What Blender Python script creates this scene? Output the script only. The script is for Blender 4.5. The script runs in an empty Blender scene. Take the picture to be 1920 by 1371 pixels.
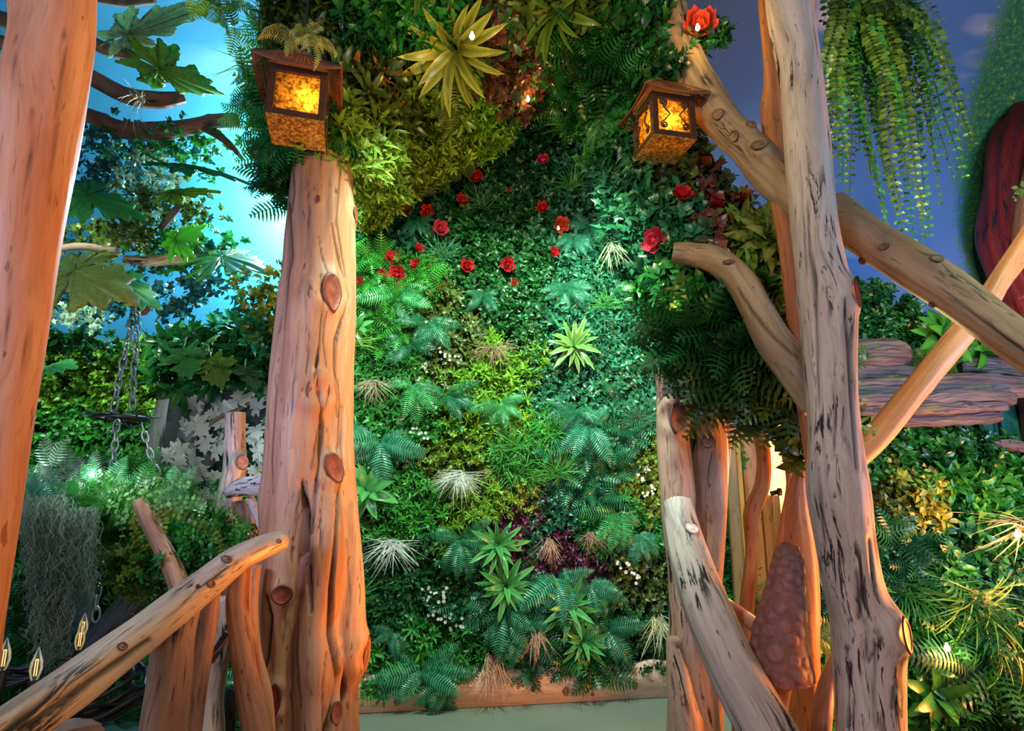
import bpy, math, random
import numpy as np
from mathutils import Vector, Matrix, Euler
rng = np.random.default_rng(7)
random.seed(7)
PI = math.pi
# ------------------------------------------------------------------ camera
F = 1067.0; PITCH = math.radians(11.4); CAMZ = 1.3
scn = bpy.context.scene
cam_d = bpy.data.cameras.new('camera'); cam = bpy.data.objects.new('camera', cam_d)
scn.collection.objects.link(cam)
cam.location = (0, 0, CAMZ); cam.rotation_euler = (PI/2+PITCH, 0, 0)
cam_d.sensor_width = 36; cam_d.lens = F/1920*36; cam_d.clip_start = 0.05
scn.camera = cam
scn.view_settings.view_transform = 'Standard'; scn.view_settings.look = 'None'
scn.view_settings.gamma = 1; scn.view_settings.exposure = 0.0
scn.view_settings.use_curve_mapping = False
world = bpy.data.worlds.new('world'); scn.world = world; world.use_nodes = True
world.node_tree.nodes['Background'].inputs[0].default_value = (0.25, 0.4, 0.6, 1)
world.node_tree.nodes['Background'].inputs[1].default_value = 0.05

CP, SP = math.cos(PITCH), math.sin(PITCH)
def ray(px, py):
    a = (px-960)/F; b = -(py-685.5)/F
    return np.array([a, CP-b*SP, SP+b*CP])
def P(px, py, Y):
    d = ray(px, py); t = Y/d[1]
    return np.array([0, 0, CAMZ])+t*d
def PR(px, py, Y, rpx):                       # point and real radius
    d = ray(px, py); t = Y/d[1]; a = (px-960)/F
    return np.array([0, 0, CAMZ])+t*d, rpx/F*t/math.sqrt(1+a*a)
def proj(V):
    V = np.asarray(V)-np.array([0, 0, CAMZ])
    dep = V[..., 1]*CP+V[..., 2]*SP; up = -V[..., 1]*SP+V[..., 2]*CP
    return 960+F*V[..., 0]/dep, 685.5-F*up/dep

def light(kind, loc, col, power, size=0.3, target=None, spot=60, blend=0.5):
    d = bpy.data.lights.new('lamp', kind); o = bpy.data.objects.new('lamp_or_added_fill', d)  # serves real lamps and unseen fills added to brighten parts
    scn.collection.objects.link(o); o.location = loc
    d.color = col; d.energy = power
    if kind == 'AREA': d.size = size
    else: d.shadow_soft_size = size
    if kind == 'SPOT': d.spot_size = math.radians(spot); d.spot_blend = blend
    if target is not None:
        o.rotation_euler = (Vector(target)-Vector(loc)).to_track_quat('-Z', 'Y').to_euler()
    return o
# the room's lamps and added fills, all out of view or behind the posts
light('POINT', P(549, 405, 4.42), (0.80, 1.0, 1.0), 330, 0.06)                                 # cove lamp hidden behind the log post
light('POINT', P(590, 470, 4.0), (0.06, 0.75, 1.0), 40, 0.12)                                # second point added to widen its cyan wash
light('SPOT', (-2.7, 2.7, 0.7), (0.65, 1.0, 0.92), 110, 0.10, P(280, 220, 3.3), 80, 0.7)       # unseen spot added to light the giant leaves from below
light('SPOT', (-2.9, 2.8, 3.2), (0.75, 1.0, 0.75), 240, 0.15, P(190, 780, 4.9), 70, 0.8)       # extra spot added to brighten the box hedge
light('SPOT', (-2.6, 2.0, 3.4), (0.5, 0.9, 1.0), 50, 0.2, P(240, 1000, 3.6), 80, 0.8)          # left garden
light('SPOT', (-0.05, 1.9, 3.3), (0.75, 1.0, 0.80), 470, 0.05, P(900, 900, 3.7), 84, 0.6)      # living wall wash
light('SPOT', (0.78, 2.98, 2.95), (0.62, 1.0, 0.86), 120, 0.03, P(1125, 640, 3.7), 115, 0.8)
light('SPOT', (-0.1, 1.9, 0.1), (1.0, 0.92, 0.35), 170, 0.08, P(800, 250, 3.1), 42, 0.9)       # added yellow uplight for the arch soffit     # teal highlights right
light('SPOT', P(600, 330, 3.0), (0.6, 1.0, 0.8), 50, 0.03, P(740, 600, 3.7), 110, 0.8)
light('SPOT', (-1.6, 0.9, 1.7), (0.55, 0.58, 1.0), 110, 0.12, (-0.85, 2.4, 1.7), 75, 0.9)     # added lilac spot to cool the honey post and rail
light('AREA', (3.0, 2.3, 0.5), (1.0, 0.30, 0.06), 130, 0.4, (0.6, 2.35, 1.9))                 # orange uplight right
light('AREA', (1.5, -0.5, 0.6), (1.0, 0.38, 0.12), 16, 0.5, (-1.0, 1.6, 1.7))                 # orange from the front
light('AREA', (-1.6, -0.3, 2.2), (0.66, 0.66, 1.0), 34, 0.7, (0.6, 2.6, 1.5))                 # cool violet fill
light('POINT', (2.1, 4.3, 1.4), (1.0, 0.74, 0.30), 130, 0.12)                                  # doorway glow
light('AREA', (2.8, 1.6, 1.4), (0.35, 0.62, 1.0), 62, 0.8, (2.4, 3.7, 3.4))                    # blue on the mural
light('SPOT', (2.2, 1.0, 3.3), (0.9, 1.0, 0.6), 260, 0.1, P(1790, 1000, 3.3), 70, 0.8)         # hedge right
light('SPOT', (0.55, 2.28, 0.1), (1.0, 0.30, 0.04), 260, 0.12, (-0.75, 2.4, 1.7), 70, 0.9)       # dedicated orange spot added for the honey post
light('SPOT', (-1.45, 1.35, 1.3), (0.85, 0.95, 1.0), 130, 0.06, P(410, 850, 4.4), 24, 0.8)        # added to brighten the white vine
light('SPOT', (1.5, 1.1, 3.4), (1.0, 0.95, 0.7), 70, 0.1, P(1680, 220, 2.5), 60, 0.8)          # unseen warm spot added on the hanging fern
light('SPOT', (1.65, 3.0, 0.08), (1.0, 0.45, 0.10), 60, 0.1, (1.66, 3.9, 1.3), 70, 0.9)         # small orange spot added below view for the doorway planks
light('POINT', (0.05, 1.7, 2.9), (1.0, 0.68, 0.16), 20, 0.10)                                 # warm on the canopy
light('AREA', (0.9, -0.8, 2.6), (0.85, 0.92, 0.95), 22, 0.6, (1.4, 2.2, 2.2))  # added cool fill for the right posts and arch

# ------------------------------------------------------------------ helpers
COL = scn.collection
def tag(o, label=None, cat=None, group=None, kind=None):
    if label: o['label'] = label
    if cat: o['category'] = cat
    if group: o['group'] = group
    if kind: o['kind'] = kind
    return o
def empty(name, loc, label=None, cat=None, group=None, rot=None, kind=None):
    o = bpy.data.objects.new(name, None); COL.objects.link(o); o.location = loc
    o.empty_display_size = 0.05
    if rot is not None: o.rotation_euler = rot
    return tag(o, label, cat, group, kind)
def link(name, me, parent=None, loc=None, rot=None, scale=None):
    o = bpy.data.objects.new(name, me); COL.objects.link(o)
    if parent is not None: o.parent = parent
    if loc is not None: o.location = loc
    if rot is not None: o.rotation_euler = rot
    if scale is not None: o.scale = (scale,)*3 if np.isscalar(scale) else scale
    return o
def mesh_np(name, V, T, mat, col=None, smooth=True, lc=None):
    V = np.ascontiguousarray(V, dtype=np.float32); T = np.ascontiguousarray(T, dtype=np.int32)
    me = bpy.data.meshes.new(name); k = T.shape[1]
    me.vertices.add(len(V)); me.vertices.foreach_set('co', V.ravel())
    me.loops.add(T.size); me.loops.foreach_set('vertex_index', T.ravel())
    me.polygons.add(len(T)); me.polygons.foreach_set('loop_start', np.arange(0, T.size, k, dtype=np.int32))
    me.update(calc_edges=True)
    if smooth: me.polygons.foreach_set('use_smooth', np.ones(len(T), dtype=bool))
    if col is not None:
        a = me.color_attributes.new('Col', 'FLOAT_COLOR', 'POINT')
        c = np.ones((len(V), 4), dtype=np.float32); c[:, :3] = col; a.data.foreach_set('color', c.ravel())
    if lc is not None:
        a = me.attributes.new('lc', 'FLOAT_VECTOR', 'POINT'); a.data.foreach_set('vector', np.ascontiguousarray(lc, dtype=np.float32).ravel())
    me.materials.append(mat); me.validate()
    return me
class MB:                                     # small boxes / tubes collector
    def __init__(s): s.v = []; s.f = []; s.n = 0
    def add(s, V, Fc):
        for f in Fc: s.f.append([i+s.n for i in f])
        s.v.extend([tuple(map(float, v)) for v in V]); s.n += len(V)
    def box(s, c, d, R=None):
        c = np.array(c, float); h = np.array(d, float)/2
        V = np.array([[x, y, z] for x in (-1, 1) for y in (-1, 1) for z in (-1, 1)])*h
        if R is not None: V = V@np.array(R).T
        s.add(V+c, [(0, 1, 3, 2), (4, 6, 7, 5), (0, 4, 5, 1), (2, 3, 7, 6), (0, 2, 6, 4), (1, 5, 7, 3)])
    def tube(s, pts, r, k=6, closed=False):
        pts = [np.array(p, float) for p in pts]; n = len(pts)
        rr = r if hasattr(r, '__len__') else [r]*n
        N = None; base = s.n; V = []; Fc = []
        for i, p in enumerate(pts):
            t = pts[min(i+1, n-1)]-pts[max(i-1, 0)] if not closed else pts[(i+1) % n]-pts[i-1]
            t = t/(np.linalg.norm(t)+1e-9)
            if N is None:
                N = np.cross(t, [0, 0, 1.0]); 
                if np.linalg.norm(N) < 0.1: N = np.cross(t, [0, 1.0, 0])
            N = N-t*np.dot(N, t); N /= np.linalg.norm(N)+1e-9; B = np.cross(t, N)
            for j in range(k):
                a = 2*PI*j/k; V.append(p+rr[i]*(math.cos(a)*N+math.sin(a)*B))
        m = n if closed else n-1
        for i in range(m):
            for j in range(k):
                i2 = (i+1) % n
                Fc.append((i*k+j, i*k+(j+1) % k, i2*k+(j+1) % k, i2*k+j))
        if not closed:
            Fc.append(tuple(range(k))[::-1]); Fc.append(tuple((n-1)*k+j for j in range(k)))
        s.add(V, Fc)
    def mesh(s, name, mat, smooth=False):
        me = bpy.data.meshes.new(name); me.from_pydata(s.v, [], s.f); me.update()
        if smooth: me.polygons.foreach_set('use_smooth', [True]*len(me.polygons))
        me.materials.append(mat); return me
    def build(s, name, mat, parent=None, smooth=False, loc=None, rot=None):
        return link(name, s.mesh(name, mat, smooth), parent, loc, rot)

# ------------------------------------------------------------------ materials
def newmat(name):
    m = bpy.data.materials.new(name); m.use_nodes = True
    nt = m.node_tree; b = nt.nodes['Principled BSDF']
    return m, nt, b
def N(nt, t, **kw):
    n = nt.nodes.new(t)
    for k, v in kw.items():
        if k in n.inputs.keys() if hasattr(n.inputs, 'keys') else False: n.inputs[k].default_value = v
        else: setattr(n, k, v)
    return n
def ramp(nt, src, stops):
    r = nt.nodes.new('ShaderNodeValToRGB'); e = r.color_ramp.elements
    while len(e) < len(stops): e.new(0.5)
    for el, (p, c) in zip(e, stops):
        el.position = p; el.color = (c, c, c, 1) if np.isscalar(c) else (*c, 1)
    nt.links.new(src, r.inputs[0]); return r.outputs[0]
def mixc(nt, fac, a, b, mode='MIX'):
    m = nt.nodes.new('ShaderNodeMix'); m.data_type = 'RGBA'; m.blend_type = mode
    for i, v in ((0, fac), (6, a), (7, b)):
        if hasattr(v, 'node') or hasattr(v, 'is_linked'): nt.links.new(v, m.inputs[i])
        elif i == 0: m.inputs[0].default_value = v
        else: m.inputs[i].default_value = (*v, 1)
    return m.outputs[2]
def noise(nt, vec, scale, detail=3, rough=0.5, dist=0.0):
    n = nt.nodes.new('ShaderNodeTexNoise'); n.inputs['Scale'].default_value = scale
    n.inputs['Detail'].default_value = detail; n.inputs['Roughness'].default_value = rough
    n.inputs['Distortion'].default_value = dist
    nt.links.new(vec, n.inputs['Vector']); return n.outputs['Fac']
def mapping(nt, vec, scale, loc=(0, 0, 0)):
    m = nt.nodes.new('ShaderNodeMapping'); m.inputs['Scale'].default_value = scale
    m.inputs['Location'].default_value = loc
    nt.links.new(vec, m.inputs[0]); return m.outputs[0]
def bump(nt, b, h, strength=0.4, dist=0.005):
    n = nt.nodes.new('ShaderNodeBump'); n.inputs['Strength'].default_value = strength
    n.inputs['Distance'].default_value = dist
    nt.links.new(h, n.inputs['Height']); nt.links.new(n.outputs[0], b.inputs['Normal'])
def objco(nt): return nt.nodes.new('ShaderNodeTexCoord').outputs['Object']

def flat_mat(name, c, rough=0.6, metal=0.0, emit=None, es=0, nz=0.0):
    m, nt, b = newmat(name)
    b.inputs['Base Color'].default_value = (*c, 1)
    if nz:
        f = noise(nt, objco(nt), 25, 4)
        nt.links.new(mixc(nt, f, tuple(x*(1-nz) for x in c), tuple(min(1, x*(1+nz)) for x in c)), b.inputs['Base Color'])
        bump(nt, b, f, 0.3, 0.004)
    b.inputs['Roughness'].default_value = rough; b.inputs['Metallic'].default_value = metal
    if emit: b.inputs['Emission Color'].default_value = (*emit, 1); b.inputs['Emission Strength'].default_value = es
    return m
def wood_mat(name, light_c, mid_c, dark_c, streak=0.5, black=0.0, red=0.3, redc=(0.42, 0.12, 0.035), seed=0, rough=0.5, off=0.0):
    m, nt, b = newmat(name)
    a = nt.nodes.new('ShaderNodeAttribute'); a.attribute_name = 'lc'; v0 = a.outputs['Vector']
    n_w = nt.nodes.new('ShaderNodeTexNoise'); n_w.inputs['Scale'].default_value = 2.2
    nt.links.new(v0, n_w.inputs['Vector'])
    vm = nt.nodes.new('ShaderNodeVectorMath'); vm.operation = 'MULTIPLY_ADD'
    nt.links.new(n_w.outputs['Color'], vm.inputs[0]); vm.inputs[1].default_value = (0.10, 0.10, 0.1)
    nt.links.new(v0, vm.inputs[2]); v = vm.outputs[0]
    broad = noise(nt, mapping(nt, v, (9, 9, 1.3), (seed, 0, 0)), 1.0, 3)
    fine = noise(nt, mapping(nt, v, (85, 85, 3.5), (0, seed, 0)), 1.0, 4, 0.6)
    mid = noise(nt, mapping(nt, v, (28, 28, 1.6), (0, 0, seed)), 1.0, 4, 0.55)
    crack = noise(nt, mapping(nt, v, (52, 52, 2.6), (seed*2, 0, 0)), 1.0, 3, 0.6, 0.4)
    patch = noise(nt, mapping(nt, v, (7, 7, 2.4), (seed*3, 0, 0)), 1.0, 2)
    c = mixc(nt, ramp(nt, broad, [(0.32+off, 0), (0.62+off, 1)]), mid_c, light_c)
    c = mixc(nt, ramp(nt, mid, [(0.56, 0), (0.72, red)]), c, redc)
    c = mixc(nt, ramp(nt, fine, [(0.50, 0), (0.72, 0.55)]), c, tuple(x*0.55 for x in mid_c))
    wth = noise(nt, mapping(nt, v, (12, 12, 2.0), (seed, seed, 7)), 1.0, 5, 0.65)
    c = mixc(nt, ramp(nt, wth, [(0.50, 0), (0.66, 0.6)]), c, tuple(x*0.52+0.03 for x in mid_c))
    spk = noise(nt, mapping(nt, v, (60, 60, 14), (3, seed, 1)), 1.0, 2, 0.5)
    c = mixc(nt, ramp(nt, spk, [(0.68, 0), (0.73, 0.8)]), c, dark_c)
    cm = ramp(nt, crack, [(0.64, 0), (0.69, streak)])
    c = mixc(nt, cm, c, dark_c)
    if black > 0:
        bm = nt.nodes.new('ShaderNodeMath'); bm.operation = 'MULTIPLY'
        bl = noise(nt, mapping(nt, v, (38, 38, 4.0), (0, seed*5, 0)), 1.0, 5, 0.7, 0.6)
        nt.links.new(ramp(nt, bl, [(0.53, 0), (0.57, 1)]), bm.inputs[0])
        nt.links.new(ramp(nt, patch, [(0.60-0.2*black, 0), (0.68-0.2*black, 1)]), bm.inputs[1])
        c = mixc(nt, bm.outputs[0], c, (0.02, 0.018, 0.022))
    ca = nt.nodes.new('ShaderNodeAttribute'); ca.attribute_name = 'crack_depth'
    c = mixc(nt, ca.outputs['Fac'], c, tuple(x*.6 for x in dark_c))
    nt.links.new(c, b.inputs['Base Color']); b.inputs['Roughness'].default_value = rough
    b.inputs['Specular IOR Level'].default_value = 0.3
    mm = nt.nodes.new('ShaderNodeMath'); mm.operation = 'SUBTRACT'
    nt.links.new(mid, mm.inputs[0]); nt.links.new(cm, mm.inputs[1])
    bump(nt, b, mm.outputs[0], 0.45, 0.006)
    return m
def leaf_mat(name, rough=0.38, spec=0.5, transl=0.25, tint=(1, 1, 1)):
    m, nt, b = newmat(name)
    a = nt.nodes.new('ShaderNodeAttribute'); a.attribute_name = 'Col'
    oi = nt.nodes.new('ShaderNodeObjectInfo')
    f = noise(nt, objco(nt), 60, 2)
    c = mixc(nt, 1.0, a.outputs['Color'], ramp(nt, f, [(0.3, tuple(0.75*t for t in tint)), (0.7, tuple(1.2*t for t in tint))]), 'MULTIPLY')
    c = mixc(nt, 1.0, c, ramp(nt, oi.outputs['Random'], [(0.0, 0.8), (1.0, 1.0)]), 'MULTIPLY')
    nt.links.new(c, b.inputs['Base Color']); b.inputs['Roughness'].default_value = rough
    b.inputs['Specular IOR Level'].default_value = spec
    t = nt.nodes.new('ShaderNodeBsdfTranslucent'); nt.links.new(c, t.inputs[0])
    mx = nt.nodes.new('ShaderNodeMixShader'); mx.inputs[0].default_value = transl
    nt.links.new(b.outputs[0], mx.inputs[1]); nt.links.new(t.outputs[0], mx.inputs[2])
    nt.links.new(mx.outputs[0], nt.nodes['Material Output'].inputs[0])
    return m
LEAF = leaf_mat('leaf', 0.34, 0.42, 0.22); LEAF_GLOSS = leaf_mat('glossy_leaf', 0.28, 0.5, 0.15); LEAF_DRY = leaf_mat('dry_leaf', 0.6, 0.2, 0.3)
W_HONEY = wood_mat('honey_wood', (0.44, 0.26, 0.16), (0.32, 0.145, 0.07), (0.09, 0.035, 0.02), 0.75, 0.0, 0.35, seed=1.3)
W_SMOOTH = wood_mat('smooth_orange_wood', (0.50, 0.28, 0.17), (0.46, 0.16, 0.05), (0.16, 0.05, 0.02), 0.45, 0.0, 0.5, seed=4.1)
W_GREY = wood_mat('weathered_grey_wood', (0.56, 0.50, 0.46), (0.41, 0.34, 0.29), (0.05, 0.04, 0.04), 0.8, 0.75, 0.08, seed=2.7, rough=0.5)
W_PALE = wood_mat('pale_branch_wood', (0.38, 0.29, 0.18), (0.24, 0.165, 0.09), (0.08, 0.05, 0.03), 0.6, 0.25, 0.12, seed=7.7, rough=0.5)
W_RAIL = wood_mat('handrail_wood', (0.62, 0.52, 0.40), (0.46, 0.32, 0.20), (0.07, 0.05, 0.04), 0.75, 0.1, 0.25, seed=3.3, rough=0.35)
W_PINK = wood_mat('pinkish_wood', (0.44, 0.30, 0.23), (0.33, 0.18, 0.12), (0.07, 0.03, 0.03), 0.9, 0.35, 0.3, (0.25, 0.06, 0.03), seed=5.9)
W_STREAK = wood_mat('red_streaked_wood', (0.52, 0.30, 0.18), (0.42, 0.20, 0.11), (0.06, 0.02, 0.015), 0.9, 0.2, 0.95, (0.16, 0.03, 0.015), seed=8.2)
W_BARK = wood_mat('dark_bark', (0.20, 0.12, 0.08), (0.10, 0.06, 0.045), (0.015, 0.012, 0.012), 1.0, 0.5, 0.3, (0.18, 0.07, 0.04), seed=6.1, rough=0.7)
W_TRUNK = wood_mat('grey_trunk_bark', (0.13, 0.12, 0.13), (0.07, 0.06, 0.075), (0.015, 0.012, 0.02), 1.0, 0.5, 0.1, (0.1, 0.05, 0.04), seed=9.4, rough=0.75)
W_ORANGE = wood_mat('orange_sapling_wood', (0.50, 0.22, 0.09), (0.38, 0.13, 0.045), (0.10, 0.03, 0.02), 0.7, 0.0, 0.5, seed=10.4)
W_ROT = wood_mat('rotten_wood', (0.095, 0.07, 0.08), (0.04, 0.028, 0.038), (0.02, 0.012, 0.02), 1.0, 0.5, 0.2, (0.26, 0.12, 0.05), seed=11.9, rough=0.6)
W_BOARD = wood_mat('pine_board', (0.78, 0.56, 0.42), (0.70, 0.46, 0.32), (0.35, 0.16, 0.1), 0.25, 0.0, 0.12, seed=13.0)
IRON = flat_mat('black_iron', (0.04, 0.035, 0.04), 0.4, 0.7, nz=0.4)
STEEL = flat_mat('galvanised_chain', (0.35, 0.38, 0.40), 0.35, 0.8, nz=0.3)
RUST = flat_mat('rusted_bronze', (0.075, 0.034, 0.022), 0.5, 0.5, nz=0.5)
WICKER = flat_mat('rusted_wire', (0.14, 0.05, 0.022), 0.55, 0.3, nz=0.5)
BULB = flat_mat('warm_bulb', (1, 0.8, 0.4), 0.3, 0, (1.0, 0.62, 0.16), 30)
BULBW = flat_mat('white_bulb', (1, 1, 1), 0.3, 0, (0.9, 1.0, 1.0), 40)
FILA = flat_mat('filament', (1, 0.6, 0.2), 0.3, 0, (1.0, 0.6, 0.2), 1.2)
KNOT = None
def knot_mat():
    m, nt, b = newmat('cut_knot'); a = nt.nodes.new('ShaderNodeAttribute'); a.attribute_name = 'Col'
    f = noise(nt, mapping(nt, objco(nt), (60, 60, 60)), 1.0, 4)
    c = mixc(nt, 1.0, a.outputs['Color'], ramp(nt, f, [(0.3, 0.7), (0.7, 1.3)]), 'MULTIPLY')
    nt.links.new(c, b.inputs['Base Color']); b.inputs['Roughness'].default_value = 0.5; bump(nt, b, f, 0.4, 0.003)
    return m
KNOT = knot_mat()

# ------------------------------------------------------------------ leaf templates (V, T, tint 0..1)
def rotm(az, el, roll=0):
    ce, se = math.cos(el), math.sin(el); ca, sa = math.cos(az), math.sin(az); cr, sr = math.cos(roll), math.sin(roll)
    Rx = np.array([[1, 0, 0], [0, cr, -sr], [0, sr, cr]])
    Ry = np.array([[ce, 0, -se], [0, 1, 0], [se, 0, ce]])
    Rz = np.array([[ca, -sa, 0], [sa, ca, 0], [0, 0, 1]])
    return Rz@Ry@Rx
def leaf_small(L, W, fold=0.25, curl=0.15):
    V = np.array([[0, 0, 0], [L*.5, W/2, W*fold], [L*.45, 0, 0.03*L], [L*.5, -W/2, W*fold], [L, 0, -curl*L]])
    return V, np.array([[0, 2, 1], [0, 3, 2], [1, 2, 4], [2, 3, 4]])
def leaf_strip(L, W, n=5, droop=0.4, fold=0.2, peak=0.4, tip=0.0, twist=0.0):
    V = []; T = []
    ang = 0.0; p = np.array([0., 0., 0.])
    for i in range(n+1):
        s = i/n
        w = W/2*(math.sin(PI*s**(math.log(0.5)/math.log(peak))))**0.7 if 0 < s < 1 else W*0.10*(1-s)
        if s == 1: w = W*tip/2
        if s == 0: w = W*0.18
        V += [p+[0, w, w*fold], p.copy(), p+[0, -w, w*fold]]
        p = p+np.array([math.cos(ang), 0, -math.sin(ang)])*L/n; ang += droop/n
    for i in range(n):
        a = 3*i; b = a+3
        T += [[a, a+1, b+1], [a, b+1, b], [a+1, a+2, b+2], [a+1, b+2, b+1]]
    return np.array(V), np.array(T)
def leaf_ivy(S):
    o = np.array([[0, 0], [-.1, .28], [.18, .24], [.35, .52], [.45, .22], [1.0, 0], [.45, -.22], [.35, -.52], [.18, -.24], [-.1, -.28]])*S
    V = [[.28*S, 0, 0.05*S]]+[[x, y, -abs(y)*0.25-0.1*abs(x)] for x, y in o]
    T = [[0, i+1, (i+1) % 10+1] for i in range(10)]
    return np.array(V), np.array(T)
def leaf_oval(L, W, fold=0.2):
    V = [[0, 0, 0], [L*.28, W*.42, W*fold], [L*.3, 0, .03*L], [L*.28, -W*.42, W*fold], [L*.62, W*.48, W*fold*.8], [L*.65, 0, .02*L], [L*.62, -W*.48, W*fold*.8], [L, 0, -.12*L]]
    T = [[0, 2, 1], [0, 3, 2], [1, 2, 5], [1, 5, 4], [2, 3, 6], [2, 6, 5], [4, 5, 7], [5, 6, 7]]
    return np.array(V), np.array(T)
class Acc:
    def __init__(s): s.V = []; s.T = []; s.c = []; s.n = 0
    def add(s, VT, R=None, off=(0, 0, 0), tint=0.5, grad=None):
        V, T = VT
        V2 = V@R.T if R is not None else V
        s.V.append(V2+np.array(off)); s.T.append(T+s.n); s.n += len(V)
        s.c.append(np.full(len(V), tint) if grad is None else grad)
    def get(s): return np.concatenate(s.V), np.concatenate(s.T), np.concatenate(s.c)
def sprig(kind, rs):
    A = Acc(); r = rs
    if kind == 'box':
        for i in range(9):
            A.add(leaf_small(.024, .015), rotm(i*2.4+r.uniform(-.3, .3), r.uniform(0.0, 1.0), r.uniform(-.4, .4)), (0, 0, .008*i*.6), r.uniform(0, 1))
    elif kind == 'tiny':
        for i in range(12):
            A.add(leaf_small(.014, .010), rotm(i*2.4, r.uniform(-.1, 1.1)), (r.uniform(-.012, .012), r.uniform(-.012, .012), r.uniform(0, .02)), r.uniform(0, 1))
    elif kind == 'privet':
        for i in range(8):
            A.add(leaf_oval(.034, .017), rotm(i*2.4+r.uniform(-.3, .3), r.uniform(0, .9), r.uniform(-.4, .4)), (0, 0, .006*i), r.uniform(0, 1))
    elif kind == 'lance':
        for i in range(11):
            A.add(leaf_strip(.055*r.uniform(.7, 1.1), .011, 3, .5, .3), rotm(i*2.4+r.uniform(-.3, .3), r.uniform(.1, 1.3)), (0, 0, .004*i), r.uniform(0, 1))
    elif kind == 'biglance':
        for i in range(9):
            A.add(leaf_strip(.085*r.uniform(.7, 1.1), .02, 4, .7, .25), rotm(i*2.4+r.uniform(-.3, .3), r.uniform(.1, 1.2)), (0, 0, .004*i), r.uniform(0, 1))
    elif kind == 'ivy':
        for i in range(4):
            A.add(leaf_ivy(.045*r.uniform(.7, 1.15)), rotm(i*2.1+r.uniform(-.6, .6), r.uniform(-.1, .7), r.uniform(-.5, .5)), (r.uniform(-.02, .02), r.uniform(-.02, .02), r.uniform(0, .03)), r.uniform(0, 1))
    elif kind == 'oval':
        for i in range(7):
            A.add(leaf_oval(.052*r.uniform(.7, 1.1), .027), rotm(i*2.4+r.uniform(-.3, .3), r.uniform(.1, 1.0), r.uniform(-.3, .3)), (0, 0, .007*i), r.uniform(0, 1))
    elif kind == 'grass':
        for i in range(12):
            A.add(leaf_strip(.12*r.uniform(.6, 1.1), .0045, 4, 1.6, .2), rotm(r.uniform(0, 6.3), r.uniform(.3, 1.4)), (0, 0, 0), r.uniform(0, 1))
    elif kind == 'flower':
        for i in range(3):
            ox = (r.uniform(-.02, .02), r.uniform(-.02, .02), .03)
            for k in range(5): A.add(leaf_small(.009, .008, .1, 0), rotm(k*1.257, .2), ox, 1)
    elif kind == 'fernbit':
        for i in range(3):
            V, T, c = frond(.14, .05, 11, 0.8, r); A.add((V, T), rotm(r.uniform(0, 6.3), r.uniform(.2, .9)), (0, 0, 0), r.uniform(0, 1))
    return A.get()
def frond(L, W, n, droop, r, flat=0.0):
    A = Acc(); ang = 0.0; p = np.array([0., 0., 0.]); pts = []
    for i in range(n+1):
        pts.append((p.copy(), ang)); p = p+np.array([math.cos(ang), 0, -math.sin(ang)])*L/n; ang += droop/n
    for i, (q, a) in enumerate(pts[1:]):
        s = (i+1)/n; w = W*(math.sin(PI*min(1, (s*.92+.08))**0.75))**.8 if s < 1 else W*.12
        Ry = np.array([[math.cos(a), 0, math.sin(a)], [0, 1, 0], [-math.sin(a), 0, math.cos(a)]])
        for sg in (1, -1):
            l = w*r.uniform(.85, 1.1)+.003; h = L/n*.40
            V = np.array([[-h*.6, 0, 0], [h*.7, 0, 0], [h*1.1+l*.18, sg*l*.55, .12*l], [l*.42, sg*l, -.18*l], [-h*.2+l*.12, sg*l*.5, .06*l]])
            T = np.array([[0, 1, 2], [0, 2, 4], [4, 2, 3]])
            A.add((V@Ry.T, T), None, q, r.uniform(.2, .9))
    V = []; 
    for q, a in pts: V += [q+[0, .0015, .001], q+[0, -.0015, .001]]
    A.add((np.array(V), np.array([[2*i, 2*i+1, 2*i+3] for i in range(n)]+[[2*i, 2*i+3, 2*i+2] for i in range(n)])), tint=1.0)
    return A.get()
SPR = {}
def get_sprigs(kind):
    if kind not in SPR:
        r = np.random.default_rng(abs(sum(map(ord, kind)))); SPR[kind] = [sprig(kind, r) for _ in range(5)]
    return SPR[kind]
def frames(nrm, tilt, r):
    M = len(nrm); n = nrm+r.normal(0, tilt, (M, 3)); n /= np.linalg.norm(n, axis=1)[:, None]
    a = np.tile([0.3, 0.1, 1.0], (M, 1)); x = np.cross(a, n); x /= np.linalg.norm(x, axis=1)[:, None]+1e-9
    y = np.cross(n, x); th = r.uniform(0, 2*PI, M)[:, None]
    x2 = np.cos(th)*x+np.sin(th)*y; y2 = np.cross(n, x2)
    return np.stack([x2, y2, n], axis=2)          # columns = axes
def scatter(kinds, pos, nrm, scale, cA, cB, tilt=0.45, r=rng, pop=0.0, cC=None):
    """ kinds: list of template names; returns V,T,C """
    ts = [t for k in kinds for t in get_sprigs(k)]
    M = len(pos); which = r.integers(0, len(ts), M); R = frames(nrm, tilt, r)
    sc = scale*r.uniform(.75, 1.25, M); pv = r.uniform(0, 1, M)
    isC = (r.uniform(0, 1, M) < pop)
    Vs, Ts, Cs, n = [], [], [], 0
    cA = np.array(cA); cB = np.array(cB)
    for k, (V, T, c) in enumerate(ts):
        ix = np.where(which == k)[0]
        if not len(ix): continue
        W = np.einsum('mij,vj->mvi', R[ix], V)*sc[ix][:, None, None]+pos[ix][:, None, :]
        f = np.clip(.5*c[None, :]+.5*pv[ix][:, None]+r.uniform(-.1, .1, (len(ix), 1)), 0, 1)
        C = cA+(cB-cA)*f[..., None]
        if cC is not None: C = np.where(isC[ix][:, None, None], np.array(cC)*(.6+.6*f[..., None]), C)
        Vs.append(W.reshape(-1, 3)); Cs.append(C.reshape(-1, 3))
        Ts.append((T[None]+(np.arange(len(ix))*len(V))[:, None, None]+n).reshape(-1, 3)); n += len(ix)*len(V)
    return np.concatenate(Vs), np.concatenate(Ts), np.concatenate(Cs)

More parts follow.
